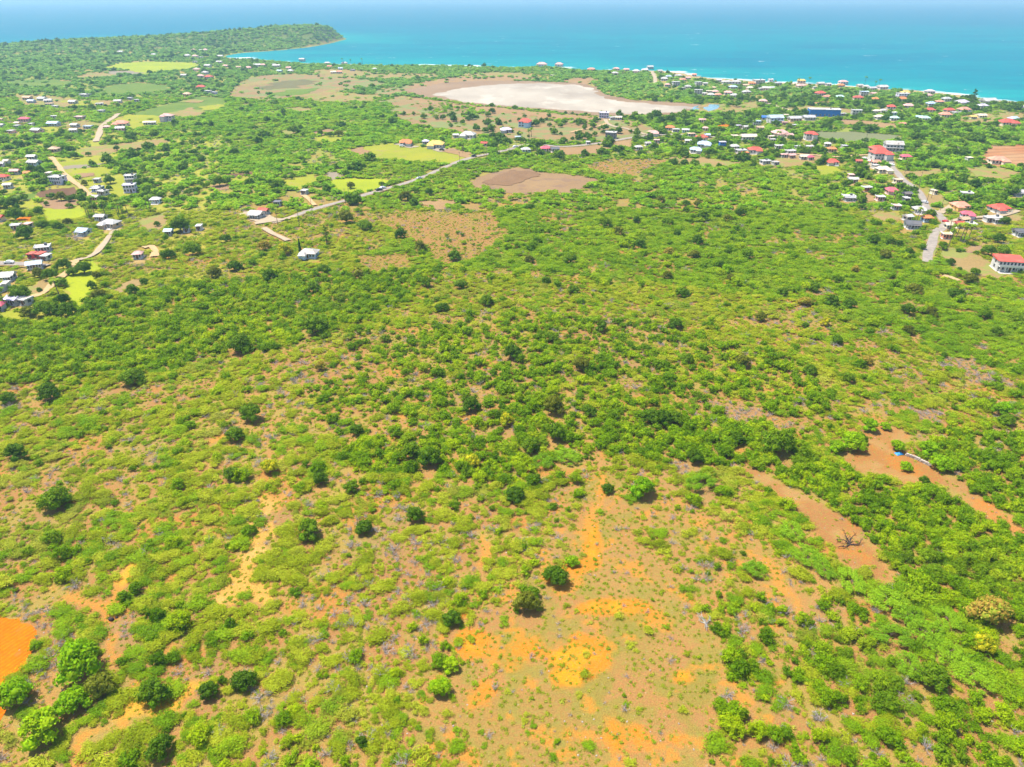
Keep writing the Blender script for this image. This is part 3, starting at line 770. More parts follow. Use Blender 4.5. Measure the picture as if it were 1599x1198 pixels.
FIELDS = [  # (name, material, layer, outline in frame pixels)
 ('field', 'lime', 1, [(158, 107), (185, 99), (230, 96), (300, 98), (314, 103), (295, 109), (250, 112), (226, 117), (200, 110)]),
 ('field', 'grey', 1, [(165, 112), (200, 111), (228, 114), (212, 118), (172, 116)]),
 ('field', 'tan', 1, [(108, 123), (138, 114), (164, 114), (190, 118), (160, 122)]),
 ('field', 'green', 1, [(150, 146), (175, 133), (215, 129), (262, 133), (268, 141), (205, 149)]),
 ('field', 'green', 1, [(190, 186), (215, 175), (262, 163), (310, 151), (350, 153), (355, 160), (332, 176), (270, 184)]),
 ('field', 'yellow', 2, [(308, 168), (340, 163), (358, 164), (346, 170), (318, 173)]),
 ('field', 'tan', 2, [(278, 160), (300, 156), (325, 156), (310, 161)]),
 ('field', 'tan', 2, [(262, 178), (300, 168), (322, 176), (312, 183), (285, 184)]),
 ('field', 'tan', 1, [(126, 232), (190, 224), (255, 217), (264, 222), (212, 236), (128, 245)]),
 ('field', 'yellow', 1, [(92, 253), (128, 246), (206, 238), (170, 250), (165, 255), (105, 262)]),
 ('field', 'grey', 1, [(100, 259.5), (164, 254.5), (167, 258), (103, 265)]),
 ('field', 'yellow', 1, [(103, 267), (165, 261), (188, 267), (140, 281), (110, 277)]),
 ('field', 'pinkbrown', 2, [(116, 273), (147, 270.5), (151, 275.5), (122, 278.5)]),
 ('field', 'yellow', 1, [(128, 285), (200, 275), (206, 306), (168, 316), (140, 300)]),
 ('field', 'brown', 1, [(60, 301), (78, 296), (116, 292), (121, 298), (108, 311), (60, 310)]),
 ('field', 'green', 1, [(20, 306), (58, 301), (59, 311), (22, 313)]),
 ('field', 'yellow', 1, [(0, 319), (18, 308), (20, 314), (58, 312), (62, 324), (30, 330), (0, 334)]),
 ('field', 'pinkbrown', 1, [(62, 313), (108, 312), (131, 312), (118, 322), (96, 328), (66, 325)]),
 ('field', 'lime', 1, [(64, 328), (100, 327), (136, 324), (132, 341), (72, 346)]),
 ('field', 'orange', 1, [(24, 342), (50, 338), (54, 344), (28, 348)]),
 ('field', 'lime', 1, [(112, 412), (148, 405), (157, 420), (154, 446), (136, 466), (126, 482), (108, 470), (104, 450), (94, 436)]),
 ('field', 'tan', 1, [(32, 458), (60, 440), (84, 432), (84, 440), (60, 458), (18, 470)]),
 ('field', 'yellow', 1, [(0, 490), (22, 484), (50, 492), (20, 502), (0, 504)]),
 ('field', 'tan', 1, [(214, 346), (256, 331), (262, 350), (250, 358), (228, 362)]),
 ('field', 'tan', 1, [(178, 452), (200, 440), (228, 432), (222, 442), (196, 456), (180, 460)]),
 ('field', 'yellow', 1, [(540, 236), (572, 228), (620, 224), (690, 234), (742, 242), (735, 250), (700, 256), (640, 252), (582, 250)]),
 ('field', 'tanbrown', 2, [(690, 236), (706, 232), (738, 241), (728, 247)]),
 ('field', 'tanbrown', 2, [(548, 236), (566, 230), (578, 240), (560, 243)]),
 ('field', 'lime', 1, [(508, 283), (545, 279), (600, 280), (617, 283), (575, 300), (540, 303), (520, 296)]),
 ('field', 'grey', 1, [(506, 271), (530, 269), (533, 279), (512, 282)]),
 ('field', 'yellow', 1, [(486, 214), (540, 210), (532, 222), (500, 224)]),
 ('field', 'pinkbrown', 1, [(486, 207), (520, 200), (526, 208), (490, 213)]),
 ('field', 'tan', 1, [(433, 207), (456, 200), (460, 211), (444, 214)]),
 ('field', 'tan', 1, [(440, 171), (466, 167), (496, 171), (476, 176)]),
 ('field', 'yellow', 1, [(440, 283), (490, 272), (498, 282), (470, 296), (445, 294)]),
 ('field', 'brown', 1, [(350, 274), (396, 268), (398, 272), (354, 278)]),
 ('field', 'yellow', 1, [(356, 281), (400, 275), (398, 282), (360, 286)]),
 ('field', 'pinkbrown', 1, [(326, 291), (362, 286), (358, 296), (332, 299)]),
 ('field', 'greybrown', 1, [(723, 289), (760, 272), (805, 262), (832, 265), (850, 270), (880, 272), (905, 275), (946, 282), (915, 289), (896, 301), (858, 301), (800, 304), (760, 295)]),
 ('field', 'darkmud', 2, [(752, 286), (778, 274), (803, 266), (838, 270), (843, 276), (826, 280), (800, 290), (765, 290)]),
 ('field', 'tan', 1, [(1462, 388), (1490, 388), (1525, 398), (1552, 412), (1572, 430), (1560, 436), (1520, 430), (1478, 414)]),
 ('field', 'tanbrown', 1, [(1500, 388), (1540, 380), (1532, 394), (1512, 396)]),
 ('field', 'red', 1, [(1529, 249), (1545, 228), (1610, 226), (1700, 228), (1700, 262), (1600, 262), (1540, 259)]),
 ('field', 'sage', 1, [(1268, 207), (1330, 206), (1402, 212), (1412, 219), (1330, 223), (1276, 216)]),
 ('field', 'tanbrown', 1, [(1308, 187), (1350, 189), (1400, 194), (1412, 200), (1380, 201), (1320, 196)]),
 ('field', 'red', 1, [(1266, 161), (1294, 158), (1298, 164), (1270, 165)]),
 ('field', 'tan', 1, [(1404, 269), (1470, 265), (1462, 277), (1414, 276)]),
 ('field', 'yellow', 1, [(1264, 262), (1302, 257), (1316, 268), (1286, 276)]),
 ('field', 'tan', 1, [(1358, 336), (1396, 331), (1412, 344), (1378, 347)]),
 ('field', 'tan', 1, [(1444, 306), (1482, 304), (1478, 320), (1448, 321)]),
 ('field', 'tanbrown', 1, [(1330, 318), (1350, 302), (1372, 308), (1352, 318)]),
 ('field', 'tan', 1, [(1540, 335), (1590, 330), (1599, 345), (1560, 352)]),
 ('field', 'orange', 1, [(1108, 200), (1128, 194), (1142, 196), (1138, 201)]),
 ('meadow', 'dry', 1, [(604, 173), (655, 160), (720, 168), (800, 178), (870, 186), (940, 188), (1000, 190), (1030, 206), (1012, 216), (960, 221), (880, 224), (812, 218), (740, 210), (640, 194)]),
 ('meadow', 'tanbrown', 1, [(878, 127), (896, 122), (926, 121), (926, 135), (892, 131)]),
 ('meadow', 'tan', 1, [(700, 127), (730, 114), (800, 113), (830, 118), (838, 124), (780, 127)]),
 ('meadow', 'dry', 1, [(356, 152), (366, 134), (392, 121), (440, 116), (520, 118), (592, 127), (600, 134), (545, 142), (480, 152), (420, 158)]),
 ('meadow', 'dry', 1, [(590, 160), (630, 150), (700, 160), (780, 172), (720, 176), (640, 170)]),
 ('meadow', 'tanbrown', 1, [(640, 152), (700, 160), (790, 170), (900, 181), (960, 184), (940, 190), (860, 186), (740, 174), (655, 160)]),
 ('meadow', 'tanbrown', 1, [(585, 148), (640, 132), (700, 122), (790, 119), (880, 124), (760, 128), (690, 132), (630, 146)]),
 ('meadow', 'tan', 1, [(470, 112), (520, 108), (600, 114), (680, 116), (690, 122), (600, 124), (520, 120)]),
 ('meadow', 'green', 1, [(420, 112), (455, 106), (470, 112), (440, 117)]),
 ('meadow', 'tan', 1, [(20, 150), (60, 148), (130, 156), (200, 158), (190, 166), (100, 168), (40, 164)]),
 ('meadow', 'yellow', 1, [(95, 158), (150, 157), (165, 162), (120, 166)]),
 ('meadow', 'tan', 1, [(100, 192), (140, 188), (160, 196), (130, 206), (104, 204)]),
 ('meadow', 'yellow', 1, [(62, 200), (98, 196), (102, 206), (72, 212)]),
 ('meadow', 'yellow', 1, [(170, 190), (200, 178), (260, 182), (250, 196), (200, 204)]),
 ('meadow', 'tan', 1, [(455, 148), (520, 144), (600, 150), (580, 160), (500, 160)]),
 ('meadow', 'green', 1, [(10, 128), (60, 122), (120, 128), (90, 136), (30, 136)]),
 ('meadow', 'tan', 1, [(1040, 246), (1110, 248), (1160, 256), (1120, 262), (1060, 256)]),
 ('meadow', 'tan', 1, [(1500, 262), (1560, 262), (1600, 272), (1560, 284), (1520, 276)]),
 ('meadow', 'tanbrown', 1, [(640, 318), (680, 310), (720, 318), (690, 328)]),
 ('marsh', 'olive', 2, [(402, 138), (440, 127), (482, 124), (492, 130), (452, 138), (415, 141)]),
 ('field', 'tan', 2, [(482, 150), (510, 142), (537, 136), (524, 145), (492, 151)]),
 ('field', 'green', 2, [(420, 148), (450, 141), (500, 138), (480, 147), (440, 151)]),
 ('field', 'tan', 2, [(372, 134), (400, 128), (430, 125), (420, 131), (384, 137)]),
 ('meadow', 'dry', 1, [(575, 143), (640, 133), (660, 140), (640, 146), (600, 150)]),
 ('meadow', 'tan', 1, [(1140, 166), (1180, 158), (1190, 168), (1150, 178), (1120, 178)]),
 ('meadow', 'tan', 1, [(1225, 170), (1260, 165), (1340, 172), (1330, 178), (1260, 176)]),
 ('meadow', 'tan', 1, [(1480, 190), (1520, 178), (1600, 176), (1600, 190), (1540, 194)]),
 ('yard', 'tanbrown', 1, [(860, 232), (930, 226), (955, 232), (930, 242), (880, 243)]),
 ('yard', 'tanbrown', 1, [(955, 222), (990, 218), (985, 230), (960, 230)]),
 ('yard', 'tan', 1, [(1120, 212), (1170, 210), (1168, 217), (1135, 218)]),
 ('yard', 'tan', 1, [(1195, 260), (1215, 244), (1260, 243), (1290, 246), (1270, 255), (1240, 262)]),
 ('yard', 'concrete', 1, [(1345, 246), (1385, 240), (1388, 258), (1362, 262), (1350, 256)]),
 ('yard', 'concrete', 1, [(614, 226), (630, 224), (655, 230), (640, 232)]),
 ('yard', 'concrete', 1, [(664, 232), (690, 230), (712, 238), (690, 238)]),
 ('yard', 'marl', 1, [(372, 335), (398, 328), (428, 340), (444, 343), (430, 349), (400, 347)]),
 ('yard', 'tan', 1, [(60, 408), (75, 396), (84, 402), (70, 414), (56, 418)]),
 ('field', 'orange', 1, ORANGE_FIELD),
 ('field', 'orange', 1, ORANGE_2),
 ('salt_pond', 'mud', 2, [(630, 142), (660, 136), (700, 129), (760, 126.5), (830, 127.5), (900, 130), (932, 136), (947, 148), (990, 157), (1050, 160), (1096, 164), (1090, 174), (1060, 179), (1010, 181), (960, 182), (900, 179), (850, 173), (790, 168.5), (740, 164), (690, 157), (655, 150)]),
 ('salt_pond', 'salt', 3, [(676, 148), (720, 138), (780, 132), (840, 130.5), (905, 133.5), (928, 140), (934, 150), (962, 158), (1040, 165), (1086, 168), (1060, 176), (1000, 179), (930, 176), (860, 170.5), (790, 166), (730, 160.5), (700, 154)]),
 ('embankment', 'tan', 3, [(1088, 175), (1092, 166), (1106, 161), (1136, 164), (1130, 171), (1108, 178)]),
 ('pond', 'water', 4, [(1098, 170.5), (1108, 163.5), (1126, 164), (1121, 170), (1106, 174.5)]),
 ('pond', 'water', 4, [(1081, 169), (1091, 165.5), (1090, 172), (1083, 174)]),
]
MEADOWS = []
BARE = []      # outlines without any shrub
FIELDS.sort(key=lambda f_: (f_[2], f_[3] is not ORANGE_FIELD and f_[3] is not ORANGE_2))
for fi, (nm, mt, layer, poly) in enumerate(FIELDS):
    sheet(nm, poly, E[mt], 0.03 + 0.004 * fi, 0.8 if nm in ('meadow', 'marsh', 'embankment') else 0.35)
    if nm != 'meadow': BARE.append(poly)
    else: MEADOWS.append(poly)

ROADS = [  # (name, material, width m, points)
 ('road', 'asphalt', 4.2, [(838, 226), (812, 228), (800, 233), (770, 240), (740, 246), (715, 254), (690, 264), (660, 278), (630, 288), (600, 297), (565, 307), (530, 317), (500, 325), (478, 332), (462, 338)]),
 ('road', 'marl', 4.0, [(462, 338), (446, 343), (420, 347), (398, 350)]),
 ('road', 'asphalt', 4.4, [(1385, 236), (1389, 250), (1393, 262), (1404, 275), (1413, 284), (1424, 292), (1436, 302), (1440, 312), (1447, 325), (1462, 334), (1472, 345), (1476, 352), (1464, 362), (1457, 372), (1453, 385), (1449, 398), (1447, 411)]),
 ('dirt_track', 'dirt', 3.5, [(80, 246), (90, 258), (97, 268), (110, 281), (122, 289), (135, 301), (146, 310)]),
 ('dirt_track', 'marl', 3.0, [(182, 360), (174, 366), (166, 378), (156, 390), (148, 398), (134, 404), (118, 408)]),
 ('dirt_track', 'dirt', 3.5, [(118, 408), (113, 416), (105, 427), (88, 440), (76, 452), (64, 460), (50, 465)]),
 ('road', 'asphalt', 5.0, [(-40, 412), (0, 413), (45, 414), (70, 418)]),
 ('dirt_track', 'marl', 3.0, [(412, 357), (424, 365), (438, 371), (450, 377)]),
 ('dirt_track', 'dirt', 3.5, [(224, 388), (236, 386), (243, 394), (241, 402)]),
 ('dirt_track', 'marl', 5.0, [(150, 222), (155, 210), (158, 200), (166, 192), (178, 184), (186, 178)]),
 ('dirt_track', 'marl', 4.0, [(945, 187), (948, 193), (958, 198), (975, 201), (992, 206), (1008, 211)]),
 ('dirt_track', 'dirt', 3.0, [(948, 193), (930, 199), (905, 204), (890, 208)]),
 ('dirt_track', 'marl', 6.0, [(1018, 112), (1021, 118), (1023, 124), (1022, 131)]),
 ('dirt_track', 'marl', 4.5, [(1200, 162), (1216, 168), (1235, 173), (1256, 178)]),
 ('road', 'asphalt', 4.5, [(838, 226), (880, 230), (940, 224), (1000, 214), (1060, 211), (1120, 215), (1180, 212)]),
 ('dirt_track', 'dirt', 3.0, [(1472, 432), (1484, 435), (1497, 440)]),
 ('dirt_track', 'dirt', 3.0, [(474, 306), (482, 312), (492, 322)]),
 ('dirt_track', 'dirt', 3.5, [(1389, 244), (1350, 243), (1310, 246), (1270, 243), (1230, 240)]),
 ('dirt_track', 'marl', 4.0, [(1466, 334), (1480, 327), (1486, 322)]),
 ('dirt_track', 'marl', 3.5, [(1476, 350), (1510, 342), (1560, 338), (1590, 330)]),
]

def ribbon(name, pts, width, mat, z):
    P = [Vector((*G(*p), 0)) for p in pts]
    fine = []
    for i in range(len(P) - 1):
        p0 = P[max(i - 1, 0)]; p1 = P[i]; p2 = P[i + 1]; p3 = P[min(i + 2, len(P) - 1)]
        k = max(3, min(20, int((p2 - p1).length / 5)))
        for j in range(k):
            s = j / k
            fine.append(0.5 * ((2 * p1) + (-p0 + p2) * s + (2 * p0 - 5 * p1 + 4 * p2 - p3) * s * s + (-p0 + 3 * p1 - 3 * p2 + p3) * s ** 3))
    fine.append(P[-1])
    vs_, fs = [], []
    for i, p in enumerate(fine):
        d = fine[min(i + 1, len(fine) - 1)] - fine[max(i - 1, 0)]
        n = Vector((-d.y, d.x, 0)).normalized()
        wl = width * (0.5 + 0.07 * math.sin(i * 0.9) + random.uniform(-.03, .03)); wr = width * (0.5 + 0.07 * math.sin(i * 0.7 + 2) + random.uniform(-.03, .03))
        vs_ += [tuple(p + n * wl + Vector((0, 0, z))), tuple(p + Vector((0, 0, z + 0.05))), tuple(p - n * wr + Vector((0, 0, z)))]
    for i in range(len(fine) - 1):
        a = 3 * i
        fs += [(a + 1, a, a + 3, a + 4), (a + 2, a + 1, a + 4, a + 5)]
    tag(obj(name, mesh_from(name, vs_, fs, mat)), kind='structure')
    return [(p.x, p.y) for p in fine]

ROAD_LINES = []
for i, (nm, mt, w, pts) in enumerate(ROADS):
    if mt == 'asphalt':
        ribbon('road_verge', pts, w * 1.5, E['tan'], 0.46 + 0.004 * i)
    ROAD_LINES.append((ribbon(nm, pts, w, E[mt], 0.58 + 0.004 * i), w))
# ================================================================ PLANTS
print('plants: meshes')
F = {
 'thorn': foliage('leaf_thorn', (0.2809, 0.3585, 0.0091), (0.4161, 0.478, 0.0164), (0.5201, 0.5541, 0.0363), 0.48, patch=0.45, tint=(0.48, 0.42, 0.12)),
 'green': foliage('leaf_green_thorn', (0.1862, 0.3368, 0.006), (0.2737, 0.4346, 0.0081), (0.3832, 0.5215, 0.0121), 0.48, patch=0.25, tint=(0.44, 0.42, 0.07)),
 'bush': foliage('leaf_bush', (0.1255, 0.2499, 0.0022), (0.2395, 0.3965, 0.0034), (0.4563, 0.5649, 0.0056), 0.46, patch=0.25, tint=(0.42, 0.40, 0.05)),
 'dark': foliage('leaf_evergreen', (0.075, 0.1525, 0.0048), (0.11, 0.2074, 0.0048), (0.1688, 0.2745, 0.006), 0.28),
 'olive': foliage('leaf_olive', (0.13, 0.15, 0.010), (0.18, 0.20, 0.014), (0.22, 0.25, 0.02), 0.32),
 'lime': foliage('leaf_lime', (0.20, 0.40, 0.003), (0.29, 0.48, 0.004), (0.40, 0.55, 0.006), 0.42),
 'yellow': foliage('leaf_yellow', (0.46, 0.40, 0.010), (0.52, 0.44, 0.012), (0.58, 0.46, 0.02), 0.36, flower=(0.32, 0.42, 0.01), flower_amt=0.4),
 'rust': foliage('leaf_rust', (0.3588, 0.2432, 0.032), (0.429, 0.2888, 0.04), (0.468, 0.3192, 0.064), 0.34, flower=(0.32, 0.38, 0.03), flower_amt=0.35),
 'acacia': foliage('leaf_acacia', (0.228, 0.408, 0.0144), (0.3, 0.492, 0.0173), (0.372, 0.564, 0.0216), 0.48),
 'mid': foliage('leaf_mid', (0.1781, 0.368, 0.008), (0.2849, 0.4986, 0.0134), (0.4274, 0.6173, 0.0188), 0.50),
 'far': foliage('leaf_far', (0.1468, 0.3073, 0.033), (0.2446, 0.4344, 0.0425), (0.3522, 0.5298, 0.0705), 0.48),
 'tuft': foliage('leaf_tuft', (0.2464, 0.336, 0.0134), (0.3696, 0.4256, 0.0224), (0.5152, 0.4816, 0.0672), 0.46),
 'palm': foliage('leaf_palm', (0.11, 0.22, 0.008), (0.18, 0.30, 0.010), (0.30, 0.36, 0.02), 0.3),
 'pine': foliage('leaf_pine', (0.025, 0.075, 0.012), (0.035, 0.095, 0.014), (0.055, 0.12, 0.016), 0.16),
}
BARK = plain('bark_brown', (0.17, 0.115, 0.08), 0.95, 0.25, 1.5)
DEAD = plain('bleached_twigs', (0.36, 0.315, 0.30), 0.95, 0.18, 1.2)
BURNT = plain('burnt_wood', (0.05, 0.035, 0.035), 0.95, 0.25, 2.0)

ICO_V = None
def ico():
    global ICO_V
    if ICO_V is None:
        bm = bmesh.new(); bmesh.ops.create_icosphere(bm, subdivisions=1, radius=1.0)
        bm.verts.ensure_lookup_table()
        ICO_V = (np.array([v.co[:] for v in bm.verts]), np.array([[v.index for v in f.verts] for f in bm.faces]))
        bm.free()
    return ICO_V

def raw_mesh(name, V, tris, quads, mat):
    me = bpy.data.meshes.new(name)
    V = np.asarray(V, np.float32)
    me.vertices.add(len(V)); me.vertices.foreach_set('co', V.ravel())
    nt, nq = len(tris), len(quads)
    li = np.concatenate([np.asarray(tris, np.int32).ravel(), np.asarray(quads, np.int32).ravel()]).astype(np.int32)
    me.loops.add(len(li)); me.loops.foreach_set('vertex_index', li)
    me.polygons.add(nt + nq)
    st = np.concatenate([np.arange(nt) * 3, nt * 3 + np.arange(nq) * 4]).astype(np.int32)
    me.polygons.foreach_set('loop_start', st)
    me.polygons.foreach_set('loop_total', np.concatenate([np.full(nt, 3), np.full(nq, 4)]).astype(np.int32))
    me.update(calc_edges=True)
    me.materials.append(mat)
    return me

def leaf_quads(P, N, L, W, g, droop=0.0, dir_bias=None):
    """one bent leaf spray (quad) for each point P with normal N"""
    n = len(P)
    T = g.normal(size=(n, 3))
    if dir_bias is not None:
        T = T + np.asarray(dir_bias)[None, :]
    T -= (T * N).sum(1, keepdims=True) * N
    T /= np.linalg.norm(T, axis=1, keepdims=True) + 1e-9
    B = np.cross(N, T)
    l = L * g.uniform(0.65, 1.3, n)[:, None]; w = W * g.uniform(0.65, 1.3, n)[:, None]
    k = g.uniform(0.1, 0.35, n)[:, None]
    a = P - T * l; b = P + B * w + T * l * 0.1; c = P + T * l; d = P - B * w - T * l * 0.15
    c = c - N * l * k * 0.6; c[:, 2] -= droop * l[:, 0]; a = a - N * l * k * 0.4
    V = np.stack([a, d, c, b], 1).reshape(-1, 3)
    return V, np.arange(n * 4).reshape(-1, 4)

def crown_mesh(name, lobes, per_lobe, L, W, mat, seed, core=0.8, outward=1.0, jitter=0.16, flat=0.0, dir_bias=None, below=-0.35, mat_core=None):
    """crown: lobes = [(x, y, z, rx, ry, rz)]; leaf sprays over each lobe and a ragged core inside"""
    g = np.random.default_rng(seed)
    V, T, Q = [], [], []
    off = 0
    iv, it = ico()
    for (x, y, z, rx, ry, rz) in lobes:
        c = np.array([x, y, z]); r = np.array([rx, ry, rz])
        if core > 0:
            v = iv * (core * (1 + g.uniform(-0.22, 0.15, (len(iv), 1)))) * r + c
            v[:, 2] = np.maximum(v[:, 2], 0.02)
            V.append(v); T.append(it + off); off += len(v)
        n = max(4, int(per_lobe))
        D = g.normal(size=(n * 2, 3)); D /= np.linalg.norm(D, axis=1, keepdims=True)
        D = D[D[:, 2] > below][:n]
        rad_ = 1.0 + g.normal(0, jitter, (len(D), 1))
        P = c + D * r * rad_
        keep = P[:, 2] > 0.03
        P, D = P[keep], D[keep]
        N = D / r; N /= np.linalg.norm(N, axis=1, keepdims=True)
        N = N * outward + g.normal(size=N.shape) * 0.55 + np.array([0, 0, flat])
        N /= np.linalg.norm(N, axis=1, keepdims=True)
        lv, lq = leaf_quads(P, N, L, W, g, 0.15, dir_bias)
        V.append(lv); Q.append(lq + off); off += len(lv)
    V = np.concatenate(V)
    T = np.concatenate(T) if T else np.zeros((0, 3), int)
    Q = np.concatenate(Q)
    me = raw_mesh(name, V, T, Q, mat)
    return me

def tubes(name, paths, mat, sides=4):
    """tapered branches: each path = [(x, y, z, r), ...]"""
    V, Q = [], []
    off = 0
    for path in paths:
        n = len(path)
        for i, (x, y, z, r) in enumerate(path):
            p = Vector((x, y, z))
            d = (Vector(path[min(i + 1, n - 1)][:3]) - Vector(path[max(i - 1, 0)][:3])).normalized()
            a = d.orthogonal().normalized(); b = d.cross(a)
            for s in range(sides):
                an = 2 * math.pi * s / sides
                V.append(tuple(p + (a * math.cos(an) + b * math.sin(an)) * r))
        for i in range(n - 1):
            for s in range(sides):
                s2 = (s + 1) % sides
                Q.append((off + i * sides + s, off + i * sides + s2, off + (i + 1) * sides + s2, off + (i + 1) * sides + s))
        off += n * sides
    return raw_mesh(name, V, np.zeros((0, 3), int), Q, mat)

def stem_paths(g, lobes, base_r, n=5, trunk=0.3):
    top = (g.uniform(-.04, .04), g.uniform(-.04, .04), trunk)
    paths = [[(0, 0, -0.05, base_r), (top[0] * .5, top[1] * .5, trunk * .5, base_r * .8), (*top, base_r * .65)]]
    for i in range(min(n, len(lobes))):
        x, y, z = lobes[i][:3]
        paths.append([(*top, base_r * .5), ((x + top[0]) / 2 + g.uniform(-.05, .05), (y + top[1]) / 2, (z + trunk) / 2 + .04, base_r * .33), (x, y, z, base_r * .12)])
    return paths

def thorn_lobes(g, n):
    out = []
    for i in range(n):
        a = g.uniform(0, 6.283); r = math.sqrt(g.uniform(0, 1)) * 0.68
        rx = g.uniform(0.26, 0.46)
        out.append((r * math.cos(a), r * math.sin(a), 0.34 + g.uniform(0.0, 0.30) * (1.1 - r), rx * g.uniform(1.0, 1.35), rx, g.uniform(0.10, 0.17)))
    return out

def dome_lobes(g, n, hh=1.0, lob=0.36, base=0.34):
    out = []
    for i in range(n):
        a = 2.399963 * i + g.uniform(-.4, .4)
        k = (i + 0.5) / n
        el = math.asin(1 - k * 0.95)
        r = 0.72 * g.uniform(.78, 1.12)
        s = lob * g.uniform(0.6, 1.35)
        out.append((r * math.cos(a) * math.cos(el) * g.uniform(.85, 1.12), r * math.sin(a) * math.cos(el) * g.uniform(.85, 1.12), base + hh * 0.62 * math.sin(el) + g.uniform(-.05, .05), s, s, s * g.uniform(.75, .95)))
    out.append((0, 0, base + 0.18 * hh, 0.6, 0.6, 0.42 * hh))
    return out

PROTO = {}   # kind -> list of (crown mesh, stem mesh)
LOD = {}     # kind -> list of plain meshes for the scattered mass

def proto(kind, i, lobes, per, L, W, mat, seed, base_r=0.05, trunk=0.3, bark=BARK, **kw):
    g = np.random.default_rng(seed + 500)
    cm = crown_mesh('crown_%s' % kind, lobes, per, L, W, mat, seed, **kw)
    sm = tubes('trunk_%s' % kind, stem_paths(g, lobes, base_r, 5, trunk), bark)
    PROTO.setdefault(kind, []).append((cm, sm))

WIND = (1.1, 0.35, 0.0)
for i in range(7):
    g = np.random.default_rng(100 + i)
    lb = thorn_lobes(g, 9 + i % 4)
    for kd in ('thorn', 'green'):
        proto(kd, i, lb, 105, 0.115, 0.026, F[kd], 100 + i, 0.045, 0.2, core=0.42, flat=0.7, jitter=0.34, dir_bias=WIND, below=-0.5)
for i in range(7):
    g = np.random.default_rng(200 + i)
    lb = dome_lobes(g, 9 + i % 4, g.uniform(0.75, 1.1), 0.34)
    proto('bush', i, lb, 95, 0.078, 0.048, F['bush'], 200 + i, 0.06, 0.25, core=0.70, flat=0.25, jitter=0.26)
for i in range(6):
    g = np.random.default_rng(300 + i)
    lb = dome_lobes(g, 15 + i % 4, g.uniform(0.95, 1.3), 0.30, 0.42)
    for kind in ('dark', 'olive', 'lime', 'yellow', 'rust'):
        if kind != 'dark' and i > 2: continue
        proto(kind, i, lb, 85 if kind != 'yellow' else 55, 0.070, 0.044, F[kind], 300 + i, 0.075, 0.42, core=0.84, flat=0.2, jitter=0.13)
for i in range(3):
    g = np.random.default_rng(400 + i)
    lb = []
    for k in range(30):
        a = g.uniform(0, 6.283); r = math.sqrt(g.uniform(0, 1)) * 0.85
        rx = g.uniform(0.10, 0.24)
        lb.append((r * math.cos(a), r * math.sin(a), 0.50 - 0.24 * r * r + g.uniform(-.10, .10), rx * 1.25, rx, g.uniform(.07, .15)))
    proto('acacia', i, lb, 150, 0.05, 0.017, F['acacia'], 400 + i, 0.05, 0.3, core=0.45, flat=0.9, jitter=0.26, dir_bias=WIND, below=-0.4)
# dead shrubs: bare forking twigs
for i in range(5):
    g = np.random.default_rng(500 + i)
    paths = []
    for b in range(9):
        a = g.uniform(0, 6.283); el = g.uniform(0.35, 1.2)
        p = np.array([0, 0, 0.0]); d = np.array([math.cos(a) * math.cos(el), math.sin(a) * math.cos(el), math.sin(el)])
        main = [(*p, 0.03)]
        for s in range(4):
            p = p + d * g.uniform(.16, .27); d = d + g.normal(0, .22, 3); d /= np.linalg.norm(d)
            main.append((*p, 0.024 * (1 - s / 5)))
            for tw in range(3):
                e = d + g.normal(0, .75, 3); e /= np.linalg.norm(e)
                q = p + e * g.uniform(.14, .3); q2 = q + (e + g.normal(0, .4, 3)) * .15
                paths.append([(*p, 0.013), (*q, 0.010), (*q2, 0.006)])
        paths.append(main)
    PROTO.setdefault('dead', []).append((tubes('twigs_dead', paths, DEAD, 3), None))
# cheaper meshes for the mass of shrubs
def lod(kind, n, lobesf, per, L, W, mat, seed, **kw):
    for i in range(n):
        g = np.random.default_rng(seed + i)
        LOD.setdefault(kind, []).append(crown_mesh('mass_' + kind, lobesf(g), per, L, W, mat, seed + i, **kw))
for kd in ('thorn', 'green'):
    lod(kd, 7, lambda g: thorn_lobes(g, 6), 52, 0.18, 0.042, F[kd], 600, core=0.42, flat=0.7, jitter=0.34, dir_bias=WIND, below=-0.5)
lod('bush', 7, lambda g: dome_lobes(g, 6, g.uniform(.7, 1.05), .40), 52, 0.12, 0.066, F['bush'], 620, core=0.70, flat=.25, jitter=0.26)
lod('thorn_mid', 5, lambda g: thorn_lobes(g, 5), 26, 0.24, 0.085, F['green'], 640, core=0.7, flat=0.9, jitter=0.2, dir_bias=WIND, below=-0.4)
lod('bush_mid', 5, lambda g: dome_lobes(g, 5, g.uniform(.65, .95), .42), 20, 0.20, 0.13, F['mid'], 660, core=0.8, flat=.3)
lod('dark_mid', 4, lambda g: dome_lobes(g, 7, g.uniform(.9, 1.2), .40, .4), 26, 0.16, 0.10, F['dark'], 680, core=0.85, flat=.2)
lod('far', 5, lambda g: dome_lobes(g, 5, g.uniform(.6, .95), .46), 12, 0.24, 0.15, F['far'], 700, core=0.85, flat=.4)
lod('tuft', 5, lambda g: [(g.uniform(-.3, .3), g.uniform(-.3, .3), .12, g.uniform(.4, .7), g.uniform(.4, .7), .22) for _ in range(4)], 16, 0.20, 0.085, F['tuft'], 720, core=0.45, flat=.6, jitter=0.3)
PEBBLE = plain('loose_stone', (0.34, 0.29, 0.25), .95, .25, 1.5)
for i in range(4):
    g = np.random.default_rng(760 + i); iv_, it_ = ico()
    V_ = iv_ * (1 + g.uniform(-.3, .3, (len(iv_), 1))) * np.array([1, .8, .6])
    LOD.setdefault('stone', []).append(raw_mesh('loose_stone', V_, it_, np.zeros((0, 4), int), PEBBLE))
LOD['dead'] = [p[0] for p in PROTO['dead']]
